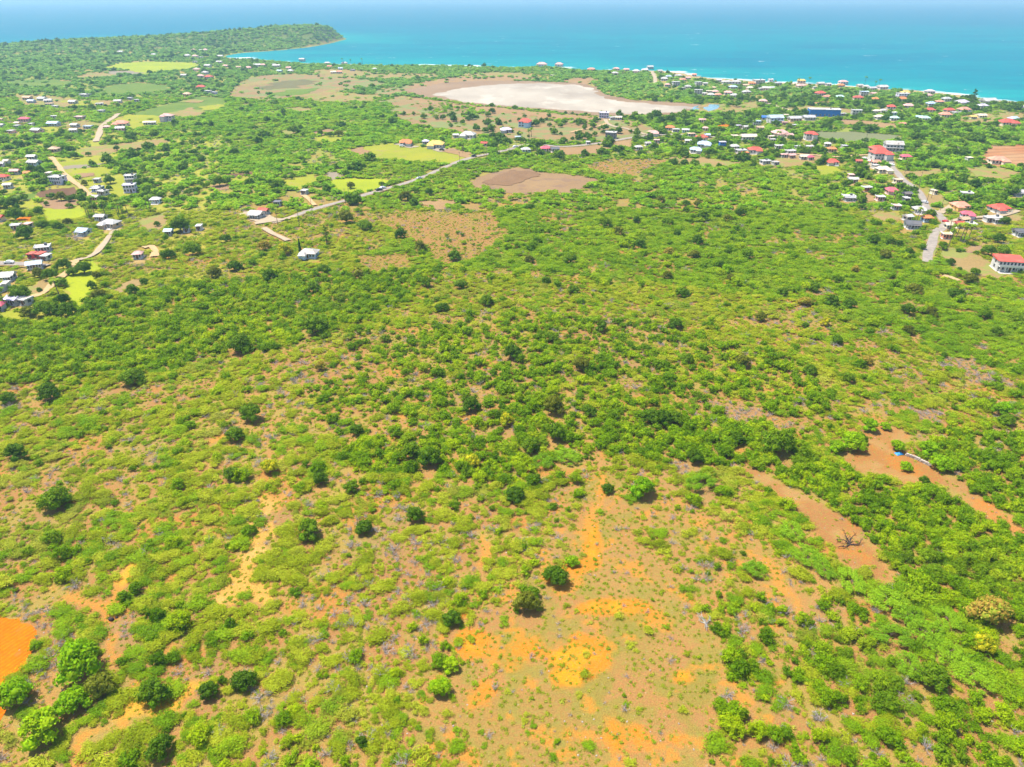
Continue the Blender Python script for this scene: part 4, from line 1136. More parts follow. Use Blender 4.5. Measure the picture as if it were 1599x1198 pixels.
# palms
for i in range(3):
    g = np.random.default_rng(800 + i)
    hgt = 8.0 + i
    lean = g.uniform(-.9, .9)
    tr = [[(0, 0, -0.2, .26), (lean * .15, 0, hgt * .35, .18), (lean * .5, 0.1, hgt * .7, .15), (lean, .15, hgt, .13)]]
    V, Q = [], []
    for k in range(17):
        a = k * 2.399963; el0 = g.uniform(-.1, 1.0)
        p = np.array([lean, .15, hgt]); L = g.uniform(2.4, 3.2)
        dirh = np.array([math.cos(a), math.sin(a), 0]); side = np.array([-math.sin(a), math.cos(a), 0])
        pts = []
        for s in range(6):
            pts.append(p.copy()); el = el0 - s * 0.33
            p = p + (dirh * math.cos(el) + np.array([0, 0, math.sin(el)])) * L / 5
        for s in range(5):
            w0 = 0.55 * math.sin(math.pi * (s + .35) / 5.6); w1 = 0.55 * math.sin(math.pi * (s + 1.35) / 5.6) if s < 4 else 0.03
            dz = np.array([0, 0, -.18])
            for sg in (-1, 1):
                b = len(V)
                V += [pts[s], pts[s + 1], pts[s + 1] + side * sg * w1 + dz * w1, pts[s] + side * sg * w0 + dz * w0]
                Q.append((b, b + 1, b + 2, b + 3))
    PROTO.setdefault('palm', []).append((raw_mesh('crown_palm', np.array(V), np.zeros((0, 3), int), Q, F['palm']), tubes('trunk_palm', tr, BARK, 6)))
# columnar conifer and broad feathery pine
g = np.random.default_rng(850)
lb = [(0, 0, 0.5 + k * .5, 1.0 - k * .075, 1.0 - k * .075, .5) for k in range(12)]
PROTO['conifer'] = [(crown_mesh('crown_conifer', lb, 60, .3, .10, F['pine'], 850, core=.8, flat=.1), tubes('trunk_conifer', [[(0, 0, -.1, .2), (0, 0, 3, .15), (0, 0, 6, .05)]], BARK))]
lb = [(math.cos(k * 2.4) * (1.6 - k * .1), math.sin(k * 2.4) * (1.6 - k * .1), 1.5 + k * .55, 1.1 - k * .05, 1.1 - k * .05, .6) for k in range(13)]
PROTO['pine'] = [(crown_mesh('crown_pine', lb, 60, .34, .07, F['dark'], 851, core=.6, flat=.0, jitter=.25), tubes('trunk_pine', [[(0, 0, -.1, .3), (0, 0, 4, .2), (0, 0, 8, .05)]], BARK))]

KINDNAME = {'green': ('green_thorn_shrub', 'shrub'), 'thorn': ('thorn_shrub', 'shrub'), 'bush': ('leafy_bush', 'bush'), 'dark': ('evergreen_tree', 'tree'), 'olive': ('olive_green_tree', 'tree'), 'lime': ('bright_green_tree', 'tree'),
            'yellow': ('yellow_flowering_tree', 'tree'), 'rust': ('rusty_leaved_tree', 'tree'), 'acacia': ('flat_topped_acacia', 'tree'), 'dead': ('dead_shrub', 'dead shrub'),
            'palm': ('coconut_palm', 'palm'), 'conifer': ('columnar_conifer', 'tree'), 'pine': ('feathery_pine', 'tree')}

def plant(kind, x, y, rx, rz_scale, var, label, group=None, rot=None, z=0.0):
    nm, cat = KINDNAME[kind]
    cm, sm = PROTO[kind][var % len(PROTO[kind])]
    s = (rx * random.uniform(.92, 1.1), rx * random.uniform(.78, 1.05), rz_scale * random.uniform(.9, 1.12)) if kind not in ('palm', 'conifer', 'pine') else (rx, rx, rz_scale)
    rot = rot if rot is not None else random.uniform(0, 6.283)
    if sm is None:
        o = obj(nm, cm, None, (x, y, z), rot, s)
    else:
        o = obj(nm, None, None, (x, y, z), rot, s)
        shrub = kind in ('thorn', 'bush', 'green')
        obj('foliage' if shrub else 'crown', cm, o)
        obj('stem' if shrub else 'trunk', sm, o)
    return tag(o, label, cat, group)

# ---------------------------------------------------------------- hand placed trees: (kind, u, v of crown centre, width px, label)
ONE = [
 ('dark', 483, 825, 40, 'dark round evergreen tree right of the yellow sandy path in the foreground'),
 ('dark', 805, 772, 30, 'dark round evergreen tree on the scrub just left of the orange strip'),
 ('dark', 647, 804, 30, 'dark evergreen tree among thorn shrubs, midway between yellow path and orange clearing'),
 ('dark', 868, 899, 38, 'round dark green tree standing on orange soil at the clearing head'),
 ('lime', 893, 876, 22, 'small bright green round bush on orange soil beside the dark round tree'),
 ('dark', 706, 965, 32, 'dark evergreen tree at the left edge of the orange clearing'),
 ('lime', 703, 1036, 30, 'lime green bush at the left margin of the orange clearing'),
 ('lime', 688, 1074, 34, 'tall bright green tree left of the orange clearing, below the lime bush'),
 ('dark', 250, 1168, 42, 'dark evergreen tree cut near the bottom edge, by the yellow soil patch'),
 ('dark', 380, 1062, 38, 'irregular dark tree with twisted crown right of the yellow soil trail'),
 ('dark', 325, 1078, 32, 'small round dark tree between two larger dark trees above the yellow trail'),
 ('dark', 240, 1081, 48, 'broad dark evergreen tree standing right on the yellow soil trail'),
 ('lime', 64, 1132, 62, 'big bushy green tree in the bottom left corner'),
 ('olive', 155, 1070, 46, 'brownish olive tree between green trees in the lower left'),
 ('lime', 112, 1092, 50, 'slanting bright green bush beside the big bushy tree lower left'),
 ('dark', 85, 779, 44, 'large dark tree standing alone in thorn scrub at far left'),
 ('dark', 367, 678, 32, 'dark round tree above the orange spot in the left scrub'),
 ('dark', 361, 739, 26, 'small dark round tree below the dark round tree in left scrub'),
 ('dark', 23, 706, 36, 'dark tree by the left edge of the photo in thorn scrub'),
 ('dark', 391, 645, 34, 'dark tree uppermost of three in a column in the left scrub'),
 ('dark', 76, 612, 36, 'pair-crowned dark tree at left below the dense green thicket'),
 ('dark', 205, 588, 36, 'dark tree at the lower border of the dense left thicket'),
 ('dark', 556, 671, 24, 'dark green tree among bushes left of the centre'),
 ('dark', 660, 684, 13, 'slim dark upright tree on bare soil in the centre'),
 ('dark', 565, 1160, 22, 'small dark round tree in shrubs near the bottom middle left'),
 ('dark', 569, 823, 28, 'dark tree right of the big dark tree near the yellow path'),
 ('dark', 1460, 1058, 48, 'dark brownish round tree in the bright acacia canopy lower right'),
 ('dark', 1216, 691, 50, 'big dark green tree at the top of the right hand thicket'),
 ('dark', 1014, 650, 30, 'left of three touching dark trees crowning the centre right bushes'),
 ('dark', 1034, 654, 32, 'middle of three touching dark trees crowning the centre right bushes'),
 ('dark', 1054, 652, 28, 'right of three touching dark trees crowning the centre right bushes'),
 ('acacia', 1480, 1015, 60, 'flat topped acacia right of the dark round tree lower right'),
 ('acacia', 1420, 955, 54, 'flat topped acacia at the top of the large canopy lower right'),
 ('acacia', 1480, 960, 50, 'flat topped acacia at the upper right of the large canopy'),
 ('lime', 20, 1084, 54, 'vivid green tree casting a deep shadow beside the orange tilled field'),
 ('lime', 125, 1032, 74, 'large vivid green spreading tree right of the orange tilled field'),
 ('olive', 824, 942, 40, 'half bare brown green tree with a black shadow above the orange clearing'),
 ('dark', 832, 925, 22, 'small dark green tree touching the half bare brown tree'),
 ('dark', 949, 762, 20, 'small dark tree at the upper tip of the orange clearing'),
 ('lime', 1006, 762, 40, 'bright green clump of trees right of the clearing tip'),
 ('dark', 1152, 686, 25, 'narrow dark tree against bright bushes right of the centre'),
 ('dark', 672, 714, 40, 'dark bushy tree in the dense centre bushes'),
 ('dark', 640, 705, 34, 'dark green tree left of the dark bushy centre tree'),
 ('dark', 10, 621, 26, 'dark tree cut by the left edge below the thicket'),
 ('dark', 490, 507, 40, 'dark tree at the bottom edge of the upper left forest'),
 ('dark', 374, 537, 36, 'dark tree by the open patch in the upper left forest'),
 ('dark', 548, 760, 28, 'dark tree below the yellow flowering tree left of centre'),
 ('dark', 500, 748, 24, 'mid green tree right under the yellow flowering tree'),
 ('dark', 735, 632, 30, 'dark green round tree in the central bushes above bare soil'),
 ('dark', 868, 675, 34, 'dark green tree in the bush belt above the orange tip'),
 ('dark', 830, 697, 30, 'dark tree at the lower left of the central bush belt'),
 ('dark', 920, 640, 26, 'dark tree near the middle of the central bush belt'),
 ('dark', 1085, 712, 30, 'dark tree above the smooth green acacia right of centre'),
 ('lime', 1416, 728, 20, 'small round green tree alone in the reddish clearing at right'),
 ('lime', 1360, 664, 27, 'left of two green trees with shadows at the top of the right clearing'),
 ('lime', 1383, 665, 18, 'right of two green trees with shadows at the top of the right clearing'),
 ('lime', 1335, 690, 38, 'bright green tree on the left border of the right clearing'),
 ('lime', 1310, 700, 24, 'darker green tree at the left corner of the right clearing'),
 ('lime', 1402, 697, 24, 'green tree over the blue tarpaulin in the right clearing'),
 ('dark', 1443, 750, 17, 'small dark round tree on the lower rim of the right clearing'),
 ('lime', 1450, 700, 30, 'green tree above the stone wall of the right clearing'),
 ('lime', 1470, 722, 36, 'green tree at the end of the stone wall right clearing'),
 ('lime', 1568, 640, 34, 'vivid green tree near the right edge above the thicket'),
 ('dark', 1573, 655, 26, 'dark tree beneath the vivid green tree near right edge'),
 ('yellow', 420, 729, 30, 'bright yellow flowering tree in the left centre scrub'),
 ('yellow', 738, 719, 26, 'pale yellow flowering tree in the centre bushes'),
 ('yellow', 790, 656, 26, 'yellow green flowering tree by bare soil in the centre'),
 ('rust', 1548, 955, 62, 'large orange yellow flowering tree in the right hand thicket'),
 ('yellow', 1536, 1006, 40, 'yellow flowering tree below the orange one in the right thicket'),
 ('yellow', 443, 390, 26, 'yellow orange flowering tree left of the white roofed house'),
 ('rust', 412, 384, 20, 'rust coloured tree left of the yellow tree near the white roof'),
 ('rust', 500, 572, 20, 'rusty leaved tree in the centre left scrub'),
 ('rust', 1044, 392, 18, 'orange yellow tree amid green scrub in the upper middle'),
 ('rust', 1258, 470, 22, 'rust orange tree in the right middle scrub'),
 ('rust', 1336, 420, 16, 'orange tinted tree in scrub left of the winding road'),
 ('yellow', 1290, 502, 20, 'yellow tree in the right middle scrub'),
 ('rust', 1352, 562, 20, 'pinkish rusty tree in the right scrub'),
 ('olive', 865, 632, 36, 'yellowish olive tree in the central bush belt'),
 ('lime', 1135, 420, 20, 'light green tree in the upper middle scrub'),
 ('conifer', 470, 388, 11, 'tall thin columnar conifer beside the white roofed house'),
 ('pine', 511, 375, 15, 'grey green feathery pine right of the white roofed house'),
 ('pine', 1517, 158, 11, 'tall feathery pine by the beach at the right'),
 ('acacia', 1390, 935, 62, 'wide flat topped acacia at the upper left of the large acacia canopy'),
 ('acacia', 1450, 980, 70, 'wide flat topped acacia in the middle of the large canopy lower right'),
 ('acacia', 1395, 985, 58, 'flat topped acacia on the left side of the large canopy lower right'),
 ('acacia', 1525, 1050, 64, 'flat topped acacia at the lower right end of the large canopy'),
 ('acacia', 1425, 1035, 54, 'flat topped acacia left of the dark round tree lower right'),
 ('acacia', 1095, 748, 50, 'smooth bright acacia by the grey dead branches right of the centre'),
 ('acacia', 1262, 862, 50, 'large flat acacia left of the brown soil strip'),
 ('acacia', 1240, 825, 44, 'flat acacia at the upper left of the brown soil strip'),
 ('acacia', 1332, 903, 50, 'lens shaped acacia at the lower end of the brown soil strip'),
 ('acacia', 1290, 885, 42, 'flat acacia between the lens shaped one and the large one'),
 ('acacia', 1178, 885, 46, 'flat green acacia on bare soil left of the brown strip'),
 ('acacia', 1465, 407, 26, 'feathery acacia at the end of the winding road'),
 ('acacia', 885, 708, 44, 'wide acacia in the central bush belt above the orange strip'),
 ('acacia', 845, 716, 40, 'wide acacia lowest in the central bush belt'),
]
# trees of fields and gardens, told apart by the field or house they stand by
FIELD_TREES = [(94, 307, 18), (110, 310, 13), (72, 318, 9), (108, 321, 12), (126, 299, 12), (132, 286, 11), (20, 318, 24), (22, 335, 27), (59, 329, 15), (66, 350, 17), (105, 346, 13), (90, 353, 17), (171, 281, 17), (175, 308, 12), (170, 294, 10),
 (130, 321, 10), (140, 316, 12), (38, 364, 28), (97, 413, 22), (113, 424, 18), (60, 427, 20), (78, 429, 24), (32, 459, 34), (95, 441, 20), (61, 453, 12), (154, 460, 23), (105, 485, 28), (72, 482, 34), (97, 467, 26), (143, 446, 16), (43, 486, 24), (130, 419, 26),
 (182, 232, 10), (138, 241, 9), (116, 243, 14), (217, 234, 9), (205, 452, 22), (225, 440, 14), (280, 352, 30), (262, 398, 20), (150, 430, 14), (245, 350, 10), (342, 283, 22), (310, 295, 10), (356, 283, 11), (390, 283, 12), (385, 269, 10),
 (432, 276, 8), (446, 277, 8), (455, 277, 9), (548, 290, 13), (596, 287, 10), (458, 203, 18), (500, 208, 11), (516, 210, 11), (529, 208, 14), (528, 220, 6), (553, 222, 9), (545, 220, 8), (648, 297, 13), (632, 306, 20), (670, 300, 14),
 (1485, 409, 14), (1523, 424, 14), (1498, 421, 10), (1497, 430, 10), (1524, 394, 8), (1497, 391, 8), (1545, 391, 22), (1568, 390, 22), (1515, 435, 22), (1454, 333, 15), (1473, 384, 18), (1570, 345, 16), (1560, 372, 20)]
SCRUB_TREES = [(1031, 311, 15), (1033, 323, 14), (1052, 303, 10), (1072, 317, 14), (1089, 319, 14), (1071, 327, 11), (1097, 337, 20), (1157, 331, 20), (1136, 340, 16), (1043, 346, 18), (945, 347, 24), (994, 344, 14), (964, 361, 20), (1057, 364, 14),
 (1089, 377, 20), (1137, 392, 12), (1084, 398, 18), (978, 379, 14), (997, 382, 20), (891, 404, 22), (826, 405, 16), (828, 323, 14), (853, 439, 16), (895, 452, 20), (1042, 430, 18), (1066, 457, 22), (1168, 398, 18), (1124, 413, 16), (1141, 434, 16),
 (1272, 449, 18), (1301, 469, 25), (1328, 474, 22), (1428, 451, 25), (1494, 458, 23), (1308, 436, 20), (1222, 456, 18), (1456, 488, 22), (1540, 492, 20), (1390, 377, 18), (1365, 374, 20), (1382, 398, 20), (1420, 394, 16), (1403, 380, 14), (1418, 484, 22),
 (1188, 494, 20), (1308, 530, 20), (1258, 508, 12), (1556, 518, 20), (1420, 516, 18), (1475, 554, 12), (1075, 560, 20), (860, 525, 24), (908, 570, 26), (800, 550, 30), (940, 510, 22), (1055, 505, 24), (1160, 565, 26), (1265, 578, 22), (1325, 590, 22),
 (710, 400, 20), (655, 385, 24), (665, 440, 22), (625, 365, 22), (570, 352, 24), (540, 340, 26), (505, 420, 20), (420, 430, 24), (365, 415, 22), (335, 425, 24), (300, 390, 26), (352, 372, 20), (490, 450, 20), (560, 430, 18), (720, 445, 20), (760, 470, 22), (690, 480, 20)]
# ================================================================ SCATTERED PLANTS
print('plants: scatter')
B_BELT = [(985, 650), (1130, 655), (1250, 690), (1330, 742), (1400, 762), (1490, 765), (1520, 800), (1620, 850), (1680, 900), (1680, 1070), (1580, 1030), (1480, 950), (1395, 895), (1355, 850), (1290, 785), (1200, 740), (1060, 720), (960, 705)]
C_BELT = [(1430, 700), (1480, 670), (1620, 690), (1680, 800), (1600, 815), (1500, 765), (1470, 735)]
D_ACA = [(1340, 915), (1400, 900), (1500, 955), (1580, 1040), (1500, 1070), (1380, 1000)]
E_LOW = [(1110, 950), (1340, 930), (1420, 1060), (1680, 1060), (1680, 1260), (1100, 1260)]
F_MID = [(560, 520), (800, 490), (1000, 500), (1250, 560), (1320, 660), (1240, 690), (1130, 655), (985, 650), (940, 720), (760, 760), (560, 720), (480, 620)]
G_DENSE = [(-80, 500), (180, 465), (330, 440), (480, 430), (690, 420), (640, 470), (560, 505), (450, 545), (330, 560), (200, 592), (60, 600), (-80, 600)]
H_THORN = [(560, 400), (800, 320), (1000, 295), (1300, 320), (1430, 400), (1680, 450), (1680, 610), (1490, 560), (1250, 470), (1000, 440), (760, 425)]
CENTER_BUSH = [(540, 690), (700, 690), (850, 650), (900, 690), (860, 730), (700, 745), (560, 735)]
ROUGH_L = [(500, 800), (760, 780), (860, 820), (760, 930), (700, 1060), (640, 1198), (380, 1198), (420, 1000), (480, 880)]

def cand(x0, x1, y0, y1, s, seed):
    g = np.random.default_rng(seed)
    nx, ny = int((x1 - x0) / s), int((y1 - y0) / s)
    X, Y = np.meshgrid(x0 + (np.arange(nx) + .5) * s, y0 + (np.arange(ny) + .5) * s)
    X = X.ravel() + g.uniform(-.48, .48, X.size) * s; Y = Y.ravel() + g.uniform(-.48, .48, Y.size) * s
    u, v, z = to_px(X, Y)
    k = (u > -90) & (u < 1690) & (v < 1270) & (Y > 30)
    k &= inpoly(X, Y, land_poly)
    X, Y = X[k], Y[k]
    k = seg_dist(X, Y, coast) > np.where(np.hypot(X, Y) > 1640, 8, np.where(X > 100, 34, 20))
    return X[k], Y[k], g

def free(X, Y, u, v, road_pad=1.0):
    ok = np.ones(X.shape, bool)
    jx = (fbm(X, Y, 7, 91) - .5) * 5; jy = (fbm(X, Y, 7, 92) - .5) * 5
    u2, v2, _ = to_px(X + jx, Y + jy)
    for p in BARE: ok &= ~inpoly(u2, v2, p)
    md_ = np.zeros(X.shape, bool)
    for p in MEADOWS: md_ |= inpoly(u2, v2, p)
    ok &= ~md_ | (_hash(np.floor(X * 3), np.floor(Y * 3), 5) < .035 + .22 * sstep(.58, .68, fbm(X, Y, 60, 95)))
    for ln, w in ROAD_LINES: ok &= seg_dist(X, Y, ln) > w * .5 + road_pad
    ok &= ~near_house(X, Y)
    return ok

SCAT = {}     # (kind, lod) -> list of arrays x y z r h
def put(kind, X, Y, r, h):
    SCAT.setdefault(kind, []).append(np.stack([X, Y, terrain_z(X, Y), r, h], 1))

# --- near: 40 .. 400 m
X, Y, g = cand(-330, 330, 45, 400, 1.55, 41)
u, v, z = to_px(X, Y)
n = len(X)
thorn = np.full(n, 0.86); bushp = np.full(n, 0.07); tuft = np.full(n, 0.35); dead = np.full(n, 0.06); size = np.ones(n)
def zone(poly, t_, b_, f_, d_, s_=1.0):
    jx = (fbm(X, Y, 9, 93) - .5) * 7; jy = (fbm(X, Y, 9, 94) - .5) * 7
    uu, vv, _ = to_px(X + jx, Y + jy)
    m = inpoly(uu, vv, poly)
    thorn[m] = t_; bushp[m] = b_; tuft[m] = f_; dead[m] = d_; size[m] = s_
zone(ROUGH_L, 0.58, 0.06, 0.5, 0.14, 0.92)
zone(OUTER_CLEAR, 0.42, 0.10, 0.6, 0.07, 0.85)
zone(F_MID, 0.42, 0.42, 0.45, 0.05, 0.95)
zone(CENTER_BUSH, 0.30, 0.66, 0.3, 0.02, 1.1)
zone(G_DENSE, 0.55, 0.60, 0.2, 0.02, 1.12)
zone(H_THORN, 0.96, 0.10, 0.2, 0.02, 1.15)
zone(E_LOW, 0.50, 0.38, 0.4, 0.09, 0.95)
zone(B_BELT, 0.25, 0.88, 0.1, 0.03, 1.0)
zone(C_BELT, 0.25, 0.82, 0.1, 0.03, 1.0)
zone(D_ACA, 0.97, 0.05, 0.1, 0.03, 1.5)
zone(MAIN_CLEAR, 0.07, 0.012, 0.62, 0.02, 0.6)
for p in (RIGHT_STRIP, RIGHT_CLEAR, RIGHT_EDGE, LINK): zone(p, 0.0, 0.0, 0.06, 0.01, 0.6)
zone(YELLOW_PATH, 0.03, 0.0, 0.15, 0.02, 0.7)
for p in PATCHES: zone(p, 0.10, 0.02, 0.3, 0.30, 0.8)
zone([(40, 960), (70, 960), (120, 1010), (110, 1080), (60, 1110), (20, 1120), (20, 1090), (60, 1020)], .35, .05, .4, .35, .9)
for p in ROUGH: zone(p, 0.10, 0.02, 0.5, 0.02, 0.7)
gap = fbm(X, Y, 10, 51, 3)              # natural openings in the scrub
gap2 = fbm(X, Y, 34, 52, 3)
openness = sstep(0.47, 0.63, gap * .6 + gap2 * .4)
trail = np.full(n, 1e9)
for tr in TRAILS: trail = np.minimum(trail, seg_dist(X, Y, [G(*p) for p in tr]))
ok = free(X, Y, u, v) & (trail > 1.4)
hand = [(u_, v_, w_) for _, u_, v_, w_, _ in ONE] + FIELD_TREES + SCRUB_TREES
occ = np.zeros(n, bool)
for (u_, v_, w_) in hand:
    hx, hy = G(u_, v_ + w_ * .25)
    r = w_ * mpp(v_) * .5
    occ |= (np.hypot(X - hx, Y - hy) < r * .8)
    if v_ > 480: occ |= (np.hypot(X - hx, (Y - hy + r * .9) * .8) < r * .7)
ok &= ~occ
rnd = g.uniform(0, 1, n)
op = 1 - openness * np.where(bushp > .55, 0.22, 0.72)
is_b = ok & (rnd < bushp * op)
rnd2 = g.uniform(0, 1, n)
is_t = ok & ~is_b & (rnd2 < thorn * op)
rest = ok & ~is_b & ~is_t
rnd3 = g.uniform(0, 1, n)
is_d = rest & (rnd3 < dead * 3.0)
is_f = rest & ~is_d & (g.uniform(0, 1, n) < tuft)
sz = size * np.clip(g.lognormal(0, .42, n), .4, np.where(bushp > .55, 1.75, 2.1))
gz = inpoly(u, v, H_THORN) | inpoly(u, v, D_ACA) | (inpoly(u, v, E_LOW) & (g.uniform(0, 1, n) < .5)) | (g.uniform(0, 1, n) < .16 + .3 * sstep(.5, .65, fbm(X, Y, 30, 58)))
for kd, mk in (('thorn', is_t & ~gz), ('green', is_t & gz)):
    put(kd, X[mk], Y[mk], (1.20 * sz)[mk], (0.86 * sz)[mk] * g.uniform(.75, 1.3, mk.sum()))
put('bush', X[is_b], Y[is_b], (1.14 * sz)[is_b], (1.05 * sz)[is_b] * g.uniform(.8, 1.3, is_b.sum()))
put('dead', X[is_d], Y[is_d], (1.0 * sz)[is_d], (0.85 * sz)[is_d])
put('tuft', X[is_f], Y[is_f], (0.6 * sz)[is_f], (0.55 * sz)[is_f])
# low young shrubs filling the gaps
mk = rest & ~is_d & ~is_f & (g.uniform(0, 1, n) < np.where(size < .65, .06, .5))
sr = g.uniform(.35, .8, n)
put('thorn', X[mk], Y[mk], sr[mk], (sr * .8)[mk])
# small herbs on open soil
X2, Y2, g2 = cand(-260, 260, 45, 330, 1.3, 43)
u2, v2, _ = to_px(X2, Y2)
m = free(X2, Y2, u2, v2) & (g2.uniform(0, 1, len(X2)) < 0.75 * sstep(.34, .55, fbm(X2, Y2, 6, 57)) + .14)
for p in (RIGHT_STRIP, RIGHT_CLEAR, RIGHT_EDGE): m &= ~(inpoly(u2, v2, p) & (g2.uniform(0, 1, len(X2)) < .93))
s2 = g2.uniform(.2, .6, len(X2))
put('tuft', X2[m], Y2[m], s2[m], s2[m] * 1.0)
X3, Y3, g3 = cand(-200, 200, 45, 300, 2.6, 44)
u3, v3, _ = to_px(X3, Y3)
m = (g3.uniform(0, 1, len(X3)) < .12 + .55 * sstep(.55, .68, fbm(X3, Y3, 14, 68)))
s3 = g3.uniform(.08, .26, len(X3))
put('stone', X3[m], Y3[m], s3[m], s3[m])
# --- middle: 400 .. 900 m
X, Y, g = cand(-760, 760, 400, 900, 2.9, 45)
u, v, z = to_px(X, Y)
n = len(X)
ok = free(X, Y, u, v, 1.5)
for (u_, v_, w_) in FIELD_TREES + SCRUB_TREES:
    hx, hy = G(u_, v_ + w_ * .25); r = w_ * mpp(v_) * .5
    ok &= ~((np.abs(X - hx) < r * .8) & (Y > hy - r * 2.2) & (Y < hy + r))
th = inpoly(u, v, H_THORN) | ((u > 560) & (v < 330) & (v > 240) & (u < 1330))
rough = np.zeros(n, bool)
for p in ROUGH: rough |= inpoly(u, v, p)
vill = ((u < 330) & (v > 215)) | ((u > 1040) & (v < 262)) | ((u > 1300) & (v < 400)) | ((u > 760) & (u < 1060) & (v < 246))
dens = np.where(rough, .10, np.where(vill, .72, .90)) * (1 - .7 * sstep(.56, .68, fbm(X, Y, 22, 53)))
dens = np.where((u < 345) & (v > 205) & (v < 480), dens * (.45 + .6 * (fbm(X, Y, 28, 59) > .5)), dens)
rnd = g.uniform(0, 1, n)
keep = ok & (rnd < dens)
k2 = g.uniform(0, 1, n) + (fbm(X, Y, 60, 54) - .5) * .9
isd = keep & (g.uniform(0, 1, n) < np.where(vill, .14, np.where(th, .006, .02)))
ist = keep & ~isd & (k2 < np.where(th, .80, np.where(vill, .30, .48)))
isb = keep & ~isd & ~ist
sz = np.clip(g.lognormal(0, .36, n), .5, 2.2) * np.where(rough, .6, 1.0)
put('thorn_mid', X[ist], Y[ist], (2.15 * sz)[ist], (1.7 * sz)[ist] * g.uniform(.8, 1.2, ist.sum()))
put('bush_mid', X[isb], Y[isb], (1.95 * sz)[isb], (1.4 * sz)[isb] * g.uniform(.8, 1.25, isb.sum()))
put('dark_mid', X[isd], Y[isd], (2.4 * sz)[isd], (2.4 * sz)[isd])
rt = ok & rough & ~keep & (g.uniform(0, 1, n) < .6)
put('tuft', X[rt], Y[rt], g.uniform(.7, 1.5, rt.sum()), g.uniform(.7, 1.4, rt.sum()))
de = ok & ~keep & (g.uniform(0, 1, n) < .12)
put('dead', X[de], Y[de], g.uniform(1.2, 2.2, de.sum()), g.uniform(1.0, 1.8, de.sum()))
# --- far: 900 m to the coast and the headland
for (y0, y1, x1, s, seed, r0) in ((900, 1500, 1300, 5.0, 47, 2.9), (1500, 2700, 1700, 7.0, 49, 3.9)):
    X, Y, g = cand(-x1, x1, y0, y1, s, seed)
    u, v, z = to_px(X, Y)
    ok = free(X, Y, u, v, 2.5)
    n = len(X)
    vil = ((u > 1030) | (u < 420)) & (v < 215)
    dens = np.where(vil, .62, .74) * (1 - .55 * sstep(.55, .66, fbm(X, Y, 45, 55)))
    keep = ok & (g.uniform(0, 1, n) < dens)
    isd = keep & (g.uniform(0, 1, n) < np.where(vil, .13, .035))
    isf = keep & ~isd
    sz = np.clip(g.lognormal(0, .25, n), .6, 1.8)
    put('far', X[isf], Y[isf], (r0 * sz)[isf], (r0 * .7 * sz)[isf])
    put('dark_mid', X[isd], Y[isd], (r0 * .85 * sz)[isd], (r0 * .95 * sz)[isd])
# scattered trees on the dry meadow by the pond
g = np.random.default_rng(77)
md = []
MEADOW = [(610, 176), (700, 168), (860, 188), (1000, 192), (1010, 212), (880, 222), (740, 208)]
while len(md) < 70:
    q = (g.uniform(610, 1010), g.uniform(165, 222))
    if inpoly(np.array([q[0]]), np.array([q[1]]), MEADOW)[0]: md.append(G(*q))
md = np.array(md); rr = g.uniform(1.6, 4.2, len(md))
k = ~near_house(md[:, 0], md[:, 1])
put('dark_mid', md[k, 0], md[k, 1], rr[k], rr[k] * 1.1)

# ---------------------------------------------------------------- the largest ones become plants of their own, the rest one mass
ANCH = [('by the vivid tree at the orange field', 40, 1050), ('by the yellow soil trail lower left', 230, 1100), ('by the blackened stumps', 175, 965), ('left of the yellow path', 330, 880), ('right of the yellow path', 470, 900),
        ('at the top of the yellow path', 430, 770), ('by the lone dark tree far left', 85, 790), ('between yellow path and orange clearing', 580, 950), ('near the bottom edge left of centre', 480, 1140), ('at the left rim of the orange clearing', 690, 1040),
        ('on the orange clearing', 900, 1060), ('at the tip of the orange clearing', 940, 780), ('right of the orange clearing', 1110, 960), ('near the bottom edge right of centre', 1200, 1140), ('beside the brown soil strip', 1290, 830),
        ('left of the brown soil strip', 1150, 830), ('around the large acacia canopy', 1430, 990), ('by the yellow flowering trees at right', 1545, 960), ('in the bottom right corner', 1530, 1140), ('in the thicket below the reddish clearing', 1400, 830),
        ('in the thicket at the right edge', 1560, 860), ('around the reddish clearing', 1390, 700), ('above the reddish clearing', 1500, 640), ('in the central bush belt', 900, 680), ('by the dark trees of the left scrub', 370, 690),
        ('in the scrub left of centre', 600, 640), ('in the bush belt right of centre', 1150, 690), ('in the upper middle scrub', 900, 540), ('in the left thicket', 250, 560), ('in the bottom left corner', 60, 1150)]
def region(u, v):
    return min(ANCH, key=lambda a: (a[1] - u) ** 2 + (a[2] - v) ** 2)[0]

LOOK = {'green': 'grass green feathery thorn shrub', 'thorn': 'pale green feathery thorn shrub', 'bush': 'bright green rounded leafy bush', 'dead': 'grey leafless dead shrub'}
MASS = {'stone': ('loose_stones', 'small pale stones lying on the bare soil', 'stones'), 'green': ('green_thorn_scrub', 'grass green thorn scrub of the open middle ground', 'scrub'), 'thorn': ('thorn_scrub', 'pale green thorn scrub covering the slope', 'scrub'), 'bush': ('leafy_scrub', 'bright green leafy scrub in dense belts', 'scrub'), 'dead': ('dead_scrub', 'grey leafless twigs scattered through the scrub', 'scrub'),
        'tuft': ('ground_herbs', 'low green herbs and grass tufts on bare soil', 'herbs'), 'thorn_mid': ('distant_thorn_scrub', 'pale green thorn scrub of the middle distance', 'scrub'), 'bush_mid': ('distant_bushes', 'green bushes of the middle distance', 'scrub'),
        'dark_mid': ('distant_dark_trees', 'dark garden trees dotted between the distant houses', 'trees'), 'far': ('distant_woodland', 'green woodland reaching to the coast and over the headland', 'woodland')}

